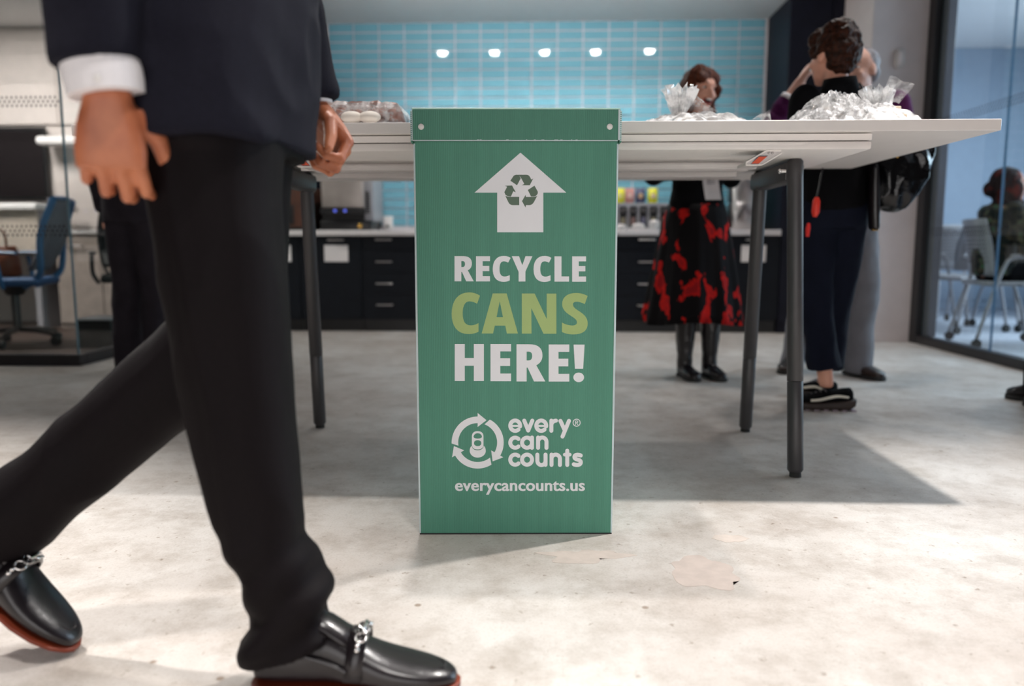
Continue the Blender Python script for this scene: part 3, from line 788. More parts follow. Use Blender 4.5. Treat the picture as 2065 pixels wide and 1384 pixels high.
HG = [0.0011160615, 7.2002315e-07, -1.1617252, -2.783934e-06, -0.0011608724, 1.2537041, -3.9770485e-06, -7.6351399e-05]
def face(px, py, h=0.0):
    k = HG[6] * px + HG[7] * py + 1
    return bw((HG[0] * px + HG[1] * py + HG[2]) / k, -.0001 - h, (HG[3] * px + HG[4] * py + HG[5]) / k)
fA = lambda x, y, h: face(890 + x / 4.4656, 490 + y / 4.4645, h)
fB = lambda x, y, h: face(890 + x / 4.6125, 800 + y / 4.6133, h)
fC = lambda x, y, h: face(820 + x / 4.325, 200 + y / 4.325, h)
def bbx(ps): return min(p[0] for p in ps), min(p[1] for p in ps), max(p[0] for p in ps), max(p[1] for p in ps)
def refit(polys, to):
    x0, y0, x1, y1 = bbx(polys[0]); X0, Y0, X1, Y1 = to
    return [[(X0 + (x - x0) / (x1 - x0) * (X1 - X0), Y0 + (y - y0) / (y1 - y0) * (Y1 - Y0)) for x, y in p] for p in polys]
gR = [path('M 119 119 L 195 119 C 250 119 275 142 275 187 C 275 218 260 236 238 247 L 292 346 L 224 346 L 186 262 L 180 262 L 180 346 L 119 346'),
      path('M 180 164 L 191 164 C 206 164 213 173 213 190 C 213 208 206 218 191 218 L 180 218')]
gE = [path('M 312 120 L 438 120 438 165 372 165 372 207 432 207 432 254 372 254 372 300 438 300 438 347 312 347')]
gC = [path('M 624 135 L 602 178 C 588 170 575 166 562 166 C 536 166 524 190 524 235 C 524 282 538 303 570 303 C 586 303 600 298 616 290 L 616 338 C 600 346 582 351 560 351 C 498 351 463 310 463 236 C 463 162 500 117 562 117 C 585 117 604 123 624 135')]
gY = [path('M 634 120 L 700 120 729 201 758 120 820 120 757 258 757 348 696 348 696 261')]
gL = [path('M 1019 121 L 1082 121 1082 302 1150 302 1150 349 1019 349')]
gA = [path('M 463 455 L 588 455 690 816 590 816 576 745 482 745 465 816 363 816'), path('M 497 670 L 555 670 526 525')]
gN = [path('M 725 456 L 840 456 949 686 949 457 1036 457 1036 818 920 818 810 588 812 817 725 817')]
gS = [path('M 1317 478 L 1292 551 C 1262 537 1240 530 1220 530 C 1198 530 1185 538 1185 553 C 1185 578 1205 592 1245 618 C 1295 650 1318 682 1318 727 C 1318 792 1270 824 1190 824 C 1150 824 1115 818 1086 802 L 1086 717 C 1118 735 1150 744 1180 744 C 1206 744 1221 733 1221 716 C 1221 690 1195 676 1165 656 C 1110 622 1088 592 1088 550 C 1088 490 1135 451 1212 451 C 1250 451 1285 460 1317 478')]
gC2 = [path('M 348 476 L 322 548 C 300 535 275 527 252 527 C 212 527 192 570 192 634 C 192 708 215 743 265 743 C 288 743 310 736 335 722 L 335 800 C 310 814 280 821 242 821 C 145 821 93 750 93 640 C 93 520 150 446 250 446 C 286 446 318 456 348 476')]
gH = [path('M 121 911 L 211 911 211 1037 293 1037 293 911 383 911 383 1244 293 1244 293 1107 211 1107 211 1244 121 1244')]
def word(name, glyphs, m, fn, parent=BIN):
    b = nb()
    for g in glyphs: flat(b, g, fn)
    return obj(name, b, m, parent, None)
word('lettering', [gR, gE, gC, gY, refit(gC, (830, 117, 991, 352)), gL, refit(gE, (1178, 121, 1303, 350))], M['ink'], fA)
word('lettering', [gC2, gA, gN, gS], M['lime'], fA)['label'] = 'lime green lettering'
word('lettering', [gH, refit(gE, (443, 911, 628, 1246)), refit(gR, (677, 913, 936, 1248)), refit(gE, (967, 915, 1152, 1249)),
                   [path('M 1191 916 L 1290 916 1277 1133 1203 1133')], [arc(1237, 1211, 48, 43, 0, 352, 44)]], M['ink'], fA)
ar = word('arrow_print', [[path('M 993 467 L 1393 816 1192 816 1192 1162 790 1162 790 816 592 816')]], M['ink'], fC)
rec = ['M 905 712 L 930 674 C 938 662 958 656 975 662 C 986 667 990 682 995 692 L 963 752',
       'M 972 660 L 1048 660 C 1068 662 1078 680 1086 702 L 1104 693 1074 752 1003 752 1026 740 L 1003 697 C 995 680 985 667 972 660',
       'M 857 756 L 920 754 L 937 786 L 952 813 L 930 804 L 910 850 C 890 850 875 845 862 835 L 852 812 L 877 764',
       'M 860 842 C 875 852 895 853 920 853 L 982 853 982 925 925 925 C 905 925 893 912 885 895',
       'M 1057 793 L 1115 755 1143 805 C 1148 825 1135 845 1110 850 L 1085 850',
       'M 1140 842 C 1130 852 1105 854 1090 854 L 1040 854 1038 835 1006 890 1037 946 1040 925 1070 925 C 1095 925 1108 905 1120 880']
word('recycling_symbol', [[path(s)] for s in rec], M['inkgreen'], lambda x, y, h: fC(x, y, h + .0003), ar)
# can-ring emblem
b = nb(); CX, CY = 338, 428
base_ = arc(CX, CY, 242, 242, 178, 270, 24) + [(338, 153), (420, 220), (338, 283)] + arc(CX, CY, 181, 181, 270, 170.5, 24)
for k in range(3):
    c_, s_ = math.cos(R(120 * k)), math.sin(R(120 * k))
    flat(b, [[(CX + (x - CX) * c_ - (y - CY) * s_, CY + (x - CX) * s_ + (y - CY) * c_) for x, y in base_]], fB)
flat(b, [path('M 284 372 C 284 335 308 322 338 322 C 368 322 392 335 392 372 L 392 445 C 392 478 372 492 338 492 C 304 492 284 478 284 445'),
         path('M 299 374 C 303 352 318 341 338 341 C 358 341 375 352 378 374 C 376 384 366 391 338 391 C 312 391 301 384 299 374'),
         path('M 304 434 C 304 415 318 406 338 406 C 358 406 372 415 372 434 C 372 452 358 461 338 461 C 318 461 304 452 304 434')], fB)
flat(b, [path('M 284 458 C 268 470 262 490 264 512 C 270 545 300 568 338 568 C 376 568 408 545 413 512 C 414 490 408 470 393 456 C 394 482 372 500 338 500 C 304 500 284 482 284 458')], fB)
obj('emblem', b, M['ink'], BIN, None)
b = nb(); W_ = 37
def e_(cx, cy): stroke(b, [(cx - 44, cy + 2), (cx + 42, cy + 2)], 18, fB); stroke(b, arc(cx, cy, 46, 48, 8, -312, 40), W_, fB)
def st(p, w=W_): stroke(b, p, w, fB)
e_(687, 271); st([(771, 224), (808, 316)]); st([(808, 316), (846, 224)]); e_(929, 271)
st([(1023, 224), (1023, 318)]); st(arc(1068, 268, 45, 44, 180, 268, 10))
st([(1108, 226), (1146, 310)]); st([(1187, 226), (1127, 372)])
st(arc(687, 429, 46, 47, -48, -312, 30)); st(arc(797, 429, 46, 47, 0, 360, 40)); st([(843, 381), (843, 477)])
st([(900, 381), (900, 477)]); st(arc(939, 421, 39, 40, 180, 360, 20) + [(978, 477)])
st(arc(687, 587, 46, 47, -48, -312, 30)); st(arc(797, 587, 46, 47, 0, 360, 40))
st([(893, 540)] + arc(931, 597, 38, 40, 180, 0, 20) + [(969, 540)]); st([(969, 540), (969, 635)])
st([(1025, 540), (1025, 636)]); st(arc(1064, 580, 39, 40, 180, 360, 20) + [(1103, 636)])
st([(1171, 504), (1171, 636)]); st([(1148, 540), (1194, 540)], 34)
st(path('M 1296 548 C 1275 538 1238 538 1238 562 C 1238 592 1297 580 1297 610 C 1297 640 1255 640 1232 630', 12), 38)
obj('lettering', b, M['ink'], BIN, None)
b = nb(); stroke(b, arc(1258, 243, 33, 33, 0, 360, 40), 8, fB); stroke(b, [(1247, 262), (1247, 226), (1260, 226)], 7, fB); stroke(b, arc(1260, 235, 9, 9, -90, 90, 10), 7, fB)
stroke(b, [(1247, 244), (1260, 244)], 7, fB); stroke(b, [(1257, 244), (1270, 262)], 7, fB); obj('registered_mark', b, M['ink'], BIN, None)
# web address
cu = bpy.data.curves.new('txt', 'FONT'); cu.body = 'everycancounts.us'; cu.offset = .013; cu.extrude = 0; cu.resolution_u = 3; cu.space_character = 1.02
to = bpy.data.objects.new('txt', cu); COL.objects.link(to)
me_ = bpy.data.meshes.new_from_object(to.evaluated_get(bpy.context.evaluated_depsgraph_get())); bpy.data.objects.remove(to)
xs = [v.co.x for v in me_.vertices]; ys = [v.co.y for v in me_.vertices]; x0, x1, y0, y1 = min(xs), max(xs), min(ys), max(ys)
b = nb()
for k in (-1, 0, 1):        # three offset impressions make the heavy weight of the print
    q = nb(); q.from_mesh(me_)
    for v in q.verts: v.co = fB(129 + k * 2.6 + (v.co.x - x0) / (x1 - x0) * 1204, 913 - (v.co.y - y0) / (y1 - y0) * 125, .0003 + k * 2e-6)
    tm = bpy.data.meshes.new('t'); q.to_mesh(tm); q.free(); b.from_mesh(tm); bpy.data.meshes.remove(tm)
bpy.data.meshes.remove(me_)
obj('lettering', b, M['ink'], BIN, None)

# =================================================================== PEOPLE
def ax3(f, u):
    f = V(f).normalized(); u = V(u); u = (u - f * u.dot(f)).normalized(); return f, u, f.cross(u)   # forward, up, right

def add_head(bm, c, f, u, s=1.0):
    f, u, r = ax3(f, u); rot = (r, f, u); c = V(c)
    def E(side, fw, up, rad, seg=18): ell(bm, c + r * side * s + f * fw * s + u * up * s, tuple(q * s for q in rad), rot, seg)
    E(0, -.012, .030, (.077, .096, .088)); E(0, .022, -.022, (.064, .070, .080)); E(0, .030, -.065, (.050, .056, .045))
    E(0, .060, -.098, (.024, .022, .017)); E(0, .078, .026, (.046, .016, .012))
    for k in (-1, 1):
        E(k * .040, .060, -.028, (.022, .022, .018)); E(k * .078, -.006, -.008, (.009, .020, .031), 12)
    tube(bm, [c + f * .083 * s + u * .016 * s, c + f * .100 * s - u * .012 * s, c + f * .104 * s - u * .030 * s], [.007 * s, .010 * s, .012 * s], 10)
    for k in (-1, 1): E(k * .011, .092, -.033, (.009, .010, .008), 10)

def add_face(root, c, f, u, s=1.0, smile=False, parent_body=None):
    f, u, r = ax3(f, u); rot = (r, f, u); c = V(c)
    P = lambda a, b_, d: c + r * a * s + f * b_ * s + u * d * s
    p = parent_body
    for k in (-1, 1):
        b = nb(); ell(b, P(k * .031, .072, .006), (.0115 * s, .0105 * s, .0062 * s), rot, 14); e = obj('eye', b, M['eyewhite'], p)
        b = nb(); ell(b, P(k * .031, .0825, .006), (.0058 * s, .003 * s, .0062 * s), rot, 12); 
        o = bpy.data.objects.new('iris', mesh_from(b, 'iris', M['iris'], 0)); b = None
        me = o.data; mi = WM[root.name].inverted(); me.transform(mi); COL.objects.link(o); o.parent = root; WM[o.name] = WM[root.name]
        b = nb(); tube(b, [P(k * .014, .087, .026), P(k * .032, .086, .034), P(k * .050, .072, .028)], .0035 * s, 8); obj('eyebrow', b, M['blackhair'] if not smile else M['redhair'], p)
    if smile:
        b = nb(); ell(b, P(0, .080, -.060), (.024 * s, .012 * s, .014 * s), rot, 16); mo = obj('mouth', b, M['mouthdark'], p)
        b = nb(); ell(b, P(0, .088, -.054), (.019 * s, .006 * s, .006 * s), rot, 14); t = bpy.data.objects.new('teeth', mesh_from(b, 'teeth', M['teeth'], 0)); t.data.transform(WM[root.name].inverted()); COL.objects.link(t); t.parent = root; WM[t.name] = WM[root.name]
        b = nb(); rg = [P(.027 * math.cos(R(a)), .088 - .012 * abs(math.cos(R(a))), -.060 + .0165 * math.sin(R(a))) for a in range(0, 361, 20)]
        tube(b, rg, .0042 * s, 8); obj('lips', b, M['lips'], p)
    else:
        b = nb(); ell(b, P(0, .088, -.060), (.022 * s, .008 * s, .0042 * s), rot, 14); ell(b, P(0, .087, -.066), (.019 * s, .008 * s, .005 * s), rot, 14); obj('lips', b, M['lips'] if p is None else mat('natural_lips', (.35, .12, .10), .5), p)

def add_hand(bm, w, d, pn, ts, s=1.0, curl=(38, 52, 30), thumb_curl=15, spread=4, fr=.0088):
    """w wrist, d hand direction, pn palm normal (fingers bend towards it), ts thumb side"""
    d = V(d).normalized(); pn = V(pn); pn = (pn - d * pn.dot(d)).normalized(); x = d.cross(pn)
    if x.dot(V(ts)) < 0: x = -x
    w = V(w)
    rg = []
    for t, hw, ht in ((-.015, .026, .019), (.005, .028, .019), (.035, .037, .018), (.065, .041, .016), (.088, .040, .013)):
        rg.append(ering(w + d * t * s - pn * .002 * s, x * hw * s, pn * ht * s, 18, 2.6))
    loft(bm, rg)
    ell(bm, w + d * .035 * s + x * .022 * s + pn * .010 * s, (.018 * s, .026 * s, .014 * s), (x, d, pn), 12)
    for i, (off, L, st_) in enumerate(((.030, .078, .084), (.010, .086, .088), (-.011, .080, .085), (-.030, .062, .078))):
        p = w + d * st_ * s + x * off * s; a = 0; pts = [w + d * (st_ - .03) * s + x * off * .92 * s, p]
        sp = math.sin(R(spread)) * (off / .03)
        for k, (fr_, cu) in enumerate(zip((.46, .30, .24), curl)):
            a += R(cu * (1 + .06 * i))
            dd = (d * math.cos(a) + pn * math.sin(a) + x * sp).normalized()
            p = p + dd * L * fr_ * s; pts.append(p)
        r = fr * s * (1.0, 1.03, 1.0, .88)[i]
        tube(bm, pts, [r * 1.1, r * 1.12, r * 1.02, r * .94, r * .72], 12); ell(bm, pts[-1], r * .76, None, 10)
        for q in (1, 2, 3): ell(bm, pts[q] - pn * .001, r * (1.16, 1.08, .98)[q - 1], None, 10)
    b0 = w + d * .020 * s + x * .026 * s + pn * .006 * s
    d1 = (d * .72 + x * .62 + pn * .30).normalized(); d2 = (d * .88 + x * .20 + pn * (.3 + thumb_curl / 60)).normalized()
    pts = [b0, b0 + d1 * .040 * s, b0 + d1 * .040 * s + d2 * .032 * s, b0 + d1 * .040 * s + d2 * .032 * s + (d2 + pn * .25).normalized() * .024 * s]
    tube(bm, pts, [.014 * s, .0118 * s, .0105 * s, .0078 * s], 12); ell(bm, pts[-1], .0082 * s, None, 10); ell(bm, pts[1], .0122 * s, None, 10)

def joints(x, y, facing, h=1.72, lean=0):
    """standing pose; facing = world direction the chest looks at"""
    k = h / 1.75; f = V((math.cos(facing), math.sin(facing), 0)); r = V((math.sin(facing), -math.cos(facing), 0)); B = V((x, y, 0))
    J = dict(f=f, r=r, k=k)
    def P(a, b_, z): return B + r * a * k + f * b_ * k + V((0, 0, z * k))
    J['pel'] = P(0, 0, .93); J['waist'] = P(0, 0, 1.07); J['chest'] = P(0, .0, 1.30); J['neck'] = P(0, -.015, 1.47); J['head'] = P(0, .015, 1.635)
    for n, s in (('R', 1), ('L', -1)):
        J['sh' + n] = P(s * .175, -.005, 1.415); J['el' + n] = P(s * .225, -.03, 1.13); J['wr' + n] = P(s * .235, .03, .88)
        J['hip' + n] = P(s * .088, 0, .90); J['kn' + n] = P(s * .10, .012, .49); J['an' + n] = P(s * .105, -.015, .085); J['toe' + n] = P(s * .125, .14, .035)
        J['hd' + n] = V((0, 0, -1)) + f * .15; J['pn' + n] = r * (-s); J['ts' + n] = f
    return J

def body(root, J, matl, voxel=.008, hf=None, hu=(0, 0, 1), hs=1.0, curl=(25, 35, 20), hscale=1.0, name='body', female=False, legs=True, hands='RL'):
    k = J['k']; f, r = J['f'], J['r']; b = nb(); hf = V(hf) if hf is not None else f
    add_head(b, J['head'], hf, hu, hs)
    tube(b, [J['chest'] + V((0, 0, .08 * k)), J['neck'], J['head'] - V(hf).normalized() * .020 - V(hu).normalized() * .03], [.070 * k, .053 * k, .052 * k], 16)
    w = .86 if female else 1
    tube(b, [J['pel'] - V((0, 0, .07 * k)), J['pel'], J['waist'], J['chest'], J['chest'] + V((0, 0, .11 * k)), J['neck']],
         [(.13 * k * w, .085 * k), (.155 * k, .10 * k), (.125 * k * w, .085 * k), (.155 * k * w, .10 * k), (.165 * k * w, .085 * k), (.06 * k, .055 * k)], 20, ref=r)
    for n in 'RL':
        tube(b, [J['sh' + n], (J['sh' + n] + J['el' + n]) / 2, J['el' + n], J['el' + n] * .65 + J['wr' + n] * .35, J['wr' + n]], [.050 * k * w, .045 * k * w, .038 * k * w, .039 * k * w, .025 * k], 14)
        ell(b, J['sh' + n], .052 * k * w)
        if n in hands: add_hand(b, J['wr' + n], J['hd' + n], J['pn' + n], J['ts' + n], k * hscale * .98, curl)
        if legs:
            tube(b, [J['hip' + n], (J['hip' + n] + J['kn' + n]) / 2, J['kn' + n], J['kn' + n] * .68 + J['an' + n] * .32, J['an' + n], J['an' + n] - V((0, 0, .02 * k))], [.080 * k, .068 * k, .050 * k, .050 * k, .032 * k, .030 * k], 16)
    return organic(name, b, voxel, matl, root, 3)

def trousers(root, J, matl, r=(.098, .072, .062), hem=.06, voxel=.010, seed=1, amp=.007, bell=0, name='trousers', top=.98):
    k = J['k']; b = nb()
    tube(b, [J['pel'] + V((0, 0, (top - .93) * k)), J['pel'] + V((0, 0, .0)), J['pel'] - V((0, 0, .10 * k))], [(.165 * k, .115 * k), (.182 * k, .128 * k), (.165 * k, .115 * k)], 22, ref=J['r'])
    for n in 'RL':
        h_, kn, an = J['hip' + n], J['kn' + n], J['an' + n]; e = an + (an - kn).normalized() * (.085 * k - hem)
        tube(b, [h_ + V((0, 0, .04)), h_ * .6 + kn * .4, kn, kn * .5 + e * .5, e], [r[0] * k, r[0] * k * .90, r[1] * k, r[2] * k * 1.06, (r[2] + bell) * k], 20)
    return organic(name, b, voxel, matl, root, 4, folds(amp, (8, 8, 5), seed))

def top(root, J, matl, hemz=.88, r=(.185, .125), name='jacket', voxel=.010, seed=2, amp=.006, sl=(.066, .056, .046), cuff=.95, neckr=.075, w=1, flare=0, arms='RL'):
    k = J['k']; b = nb(); up = V((0, 0, 1))
    p0 = J['pel'].copy(); p0.z = hemz
    tube(b, [p0, J['pel'] * .5 + J['waist'] * .5 if hemz < J['pel'].z else p0 + up * .03, J['waist'], J['chest'], J['chest'] + up * .10 * k, J['neck'] - up * .012 * k],
         [((r[0] + flare) * k, (r[1] + flare) * k), (r[0] * k, r[1] * k), (r[0] * .90 * k, r[1] * .92 * k), (r[0] * w * k, r[1] * k), (r[0] * .98 * w * k, r[1] * .85 * k), (neckr * k, neckr * k)], 24, ref=J['r'])
    for n in arms:
        s, e, w_ = J['sh' + n], J['el' + n], J['wr' + n]; end = e + (w_ - e) * cuff
        tube(b, [s + (s - J['chest']).normalized() * -.03, s, (s + e) / 2, e, (e + end) / 2, end], [sl[0] * k, sl[0] * 1.02 * k, sl[0] * .96 * k, sl[1] * k, sl[1] * .95 * k, sl[2] * k], 18)
        ell(b, s, sl[0] * 1.0 * k); ell(b, e, sl[1] * 1.0 * k)
    return organic(name, b, voxel, matl, root, 4, folds(amp, (8, 8, 6), seed))

def shoe(root, heel, toe, w=.048, hgt=.075, matl='leather', sole='rubber', soleh=.022, name='shoe', nrm=(0, 0, 1), boot=None):
    """simple shoe from heel to toe on the floor; boot = shaft height"""
    heel, toe = V(heel), V(toe); d = toe - heel; L = d.length; d = d.normalized(); u = V(nrm); u = (u - d * u.dot(d)).normalized(); s = d.cross(u)
    P = lambda a, z: heel + d * L * a + u * z
    prof = ((0, .62, .78, .55), (.05, .76, .95, .62), (.22, .78, 1.05, .70), (.40, .80, .98, .80), (.58, .95, .74, .95), (.75, 1.0, .56, 1.0), (.90, .82, .44, .86), (.98, .48, .30, .55), (1.0, .25, .2, .3))
    b = nb(); rg = []
    for a, ww, hh, _ in prof:
        h1 = hgt * hh; c = P(a, soleh + h1 / 2 - .004); rg.append(ering(c, s * w * ww, u * (h1 / 2 + .004), 18, 2.6))
    loft(b, rg)
    if boot:
        c = P(.22, 0); tube(b, [c + u * .05, c + u * .12, c + u * boot * .6, c + u * boot], [(.042, .045), (.040, .046), (.050, .055), (.056, .060)], 18, ref=s)
    up_ = organic('upper', b, .006, M[matl], root, 3, folds(.0025, (22, 22, 18), 4)) if boot else obj('upper', b, M[matl], root, 0)
    b = nb(); rg = []
    for a, ww in ((-.012, .45), (.0, .72), (.08, .86), (.28, .80), (.45, .84), (.62, 1.04), (.78, 1.08), (.92, .86), (1.0, .5), (1.02, .2)):
        hz = soleh
        c = P(a, hz / 2); rg.append(ering(c, s * w * ww, u * hz / 2, 16, 5))
    loft(b, rg); obj('sole', b, M[sole], root, 40)
    return up_

def hair_cap(root, J, matl, pts, voxel=.007, amp=.010, sc=(26, 26, 26), seed=3, name='hair', ridge=False, hf=None):
    """pts: list of (side, forward, up, (rx, ry, rz)) in head space"""
    f, u, r = ax3(hf if hf is not None else J['f'], (0, 0, 1)); b = nb()
    for a, fw, up, rad in pts: ell(b, J['head'] + r * a + f * fw + u * up, rad, (r, f, u), 18)
    return organic(name, b, voxel, matl, root, 2, folds(amp, sc, seed, ridge))

# ------------------------------------------------- the walking man, foreground left
W = thing('person', 'man in navy suit jacket and black trousers striding past the bin in black loafers', 'person', (-.50, 1.20, 0))
JW = joints(-.50, 1.205, 0.0, 1.78)
JW.update(pel=V((-.50, 1.2, .93)), waist=V((-.495, 1.2, 1.08)), chest=V((-.485, 1.2, 1.33)), neck=V((-.47, 1.2, 1.49)), head=V((-.45, 1.2, 1.66)),
          shR=V((-.50, 1.015, 1.43)), elR=V((-.572, .985, 1.15)), wrR=V((-.553, .985, .893)), shL=V((-.48, 1.385, 1.43)), elL=V((-.475, 1.435, 1.17)), wrL=V((-.424, 1.445, .955)),
          hipR=V((-.49, 1.12, .90)), knR=V((-.475, 1.125, .50)), anR=V((-.405, 1.135, .11)), toeR=V((-.18, 1.14, .03)),
          hipL=V((-.51, 1.275, .90)), knL=V((-.565, 1.275, .520)), anL=V((-.985, 1.235, .235)), toeL=V((-.86, 1.225, .06)))
def wbody():
    b = nb(); J = JW
    add_head(b, J['head'], (1, 0, 0), (0, 0, 1), 1.0)
    tube(b, [J['chest'] + V((0, 0, .08)), J['neck'], J['head'] - V((.02, 0, .03))], [.075, .058, .058], 16)
    tube(b, [V((-.5, 1.2, .86)), J['pel'], J['waist'], J['chest'], J['chest'] + V((0, 0, .11)), J['neck']], [(.08, .13), (.09, .15), (.085, .13), (.10, .155), (.085, .16), (.055, .06)], 20, ref=(1, 0, 0))
    for n in 'RL':
        tube(b, [J['sh' + n], J['el' + n], J['el' + n] * .6 + J['wr' + n] * .4, J['wr' + n]], [.048, .038, .038, .028], 14)
        tube(b, [J['hip' + n], J['kn' + n], J['kn' + n] * .7 + J['an' + n] * .3, J['an' + n]], [.070, .042, .036, .028], 14)
    add_hand(b, J['wrR'], (-.02, .02, -1), (-.30, .95, .05), (1, .3, 0), 1.05, (34, 50, 34), 20, 7, .0082)
    add_hand(b, J['wrL'], (.55, -.05, -.84), (-.72, -.62, -.25), (.6, -.8, .1), 1.12, (56, 70, 40), 20)
    return organic('body', b, .0036, M['skin_dark'], W, 1)
wb = wbody(); add_face(W, JW['head'], (1, 0, 0), (0, 0, 1), 1.0, False, wb)
hair_cap(W, JW, M['blackhair'], [(0, -.015, .045, (.082, .098, .085)), (0, -.04, 0, (.080, .075, .08))], hf=(1, 0, 0), amp=.004)
# jacket: torso shell by height (z, x back, x front, y near, y far) plus two sleeves
b = nb(); rg = []
for z, x0, x1, y0, y1 in ((.848, -.598, -.374, .995, 1.405), (.87, -.600, -.371, .993, 1.407), (.98, -.610, -.362, 1.00, 1.40), (1.08, -.620, -.360, 1.02, 1.38), (1.18, -.625, -.355, 1.03, 1.37), (1.32, -.625, -.345, 1.005, 1.395), (1.42, -.605, -.365, 1.00, 1.40), (1.475, -.56, -.40, 1.08, 1.32), (1.51, -.53, -.42, 1.13, 1.27)):
    rg.append(ering(((x0 + x1) / 2, (y0 + y1) / 2, z), V(((x1 - x0) / 2, 0, 0)), V((0, (y1 - y0) / 2, 0)), 32, 2.7))
loft(b, rg)
for n, pts, rr_ in (('R', [JW['shR'], V((-.545, .995, 1.30)), JW['elR'], V((-.570, .985, 1.04)), V((-.560, .985, .928))], [.072, .074, .068, .062, .056]),
                    ('L', [JW['shL'], V((-.475, 1.415, 1.30)), JW['elL'], V((-.457, 1.44, 1.08)), V((-.428, 1.445, .968))], [.072, .070, .066, .060, .052])):
    tube(b, pts, rr_, 22); ell(b, pts[0], .074)
jk = organic('jacket', b, .0065, M['suit'], W, 4, lambda p: folds(.0075, (7, 7, 9), 5)(p) + .004 * noise.noise(p * 3))
b = nb(); tube(b, [(-.460, 1.02, .885), (-.455, 1.012, .985), (-.45, 1.01, 1.09)], .0022, 6); o = obj('side_seam', b, M['suit'], jk)
b = nb(); tube(b, [(-.561, .985, .940), (-.557, .985, .910), (-.5545, .985, .893)], [.048, .047, .045], 26); cu_ = obj('shirt_cuff', b, M['shirt'], W, None, 'white shirt cuff')
b = nb(); ell(b, (-.54, .9395, .905), (.005, .002, .005)); obj('cuff_button', b, M['rivet'], cu_)
b = nb(); tube(b, [(-.430, 1.445, .985), (-.427, 1.445, .962)], [.041, .038], 22); obj('shirt_cuff', b, M['shirt'], W, None, 'white shirt cuff')
b = nb(); tube(b, [V((-.475, 1.2, 1.495)), V((-.468, 1.2, 1.535))], [.068, .063], 22); obj('shirt_collar', b, M['shirt'], W)
# trousers
b = nb(); rg = []
for z, x0, x1, y0, y1 in ((.96, -.585, -.39, 1.03, 1.37), (.90, -.590, -.385, 1.02, 1.38), (.84, -.588, -.386, 1.02, 1.38)):
    rg.append(ering(((x0 + x1) / 2, (y0 + y1) / 2, z), V(((x1 - x0) / 2, 0, 0)), V((0, (y1 - y0) / 2, 0)), 28, 2.4))
loft(b, rg)
# leading leg, horizontal sections: z, rear x, front x, half depth, tilt
rg = []
for z, x0, x1, hd, tl in ((.90, -.588, -.382, .10, 0), (.78, -.574, -.390, .100, 0), (.62, -.556, -.387, .094, 0), (.50, -.546, -.383, .088, 0), (.42, -.530, -.379, .082, 0), (.31, -.511, -.373, .074, 0), (.25, -.492, -.372, .070, 0),
                          (.205, -.472, -.352, .068, .004), (.170, -.461, -.332, .070, .008), (.145, -.456, -.334, .068, .012), (.122, -.466, -.343, .070, .018), (.100, -.476, -.340, .072, .024), (.080, -.470, -.330, .072, .030), (.072, -.456, -.318, .068, .034)):
    n = 28; c = V(((x0 + x1) / 2, 1.13 + (0 if z > .5 else .004), z)); rr_ = ering(c, V(((x1 - x0) / 2, 0, 0)), V((0, hd, 0)), n, 2.3)
    for p in rr_: p.z += (p.x - c.x) / ((x1 - x0) / 2) * tl
    rg.append(rr_)
loft(b, rg)
# trailing leg
tube(b, [V((-.515, 1.272, .88)), V((-.525, 1.275, .74)), V((-.532, 1.278, .62)), V((-.552, 1.278, .540)), V((-.610, 1.275, .492)), V((-.690, 1.268, .426)), V((-.770, 1.260, .360)), V((-.85, 1.252, .293)), V((-.925, 1.244, .232)), V((-.985, 1.238, .190))],
     [(.085, .105), (.080, .100), (.076, .094), (.076, .088), (.070, .082), (.065, .076), (.065, .074), (.067, .075), (.071, .077), (.070, .076)], 26)
def tfold(p):
    base = folds(.0055, (9, 9, 5), 9)(p)
    if p.z < .30 and p.x > -.56:     # deep breaks over the shoe
        k = min(1, (.30 - p.z) / .12)
        base += k * (.0052 * math.sin(p.z * 78 - p.x * 52 + p.y * 20 + 1.6 * noise.noise(p * 8)) + .007 * noise.noise(V((p.x * 12, p.y * 14, p.z * 26))))
    base += .0035 * max(0, 1 - abs((p.x + .455 - (p.z - .3) * -.10)) * 60) if p.y < 1.13 and p.z > .2 else 0
    return base
tr = organic('trousers', b, .0058, M['trouser'], W, 4, tfold)

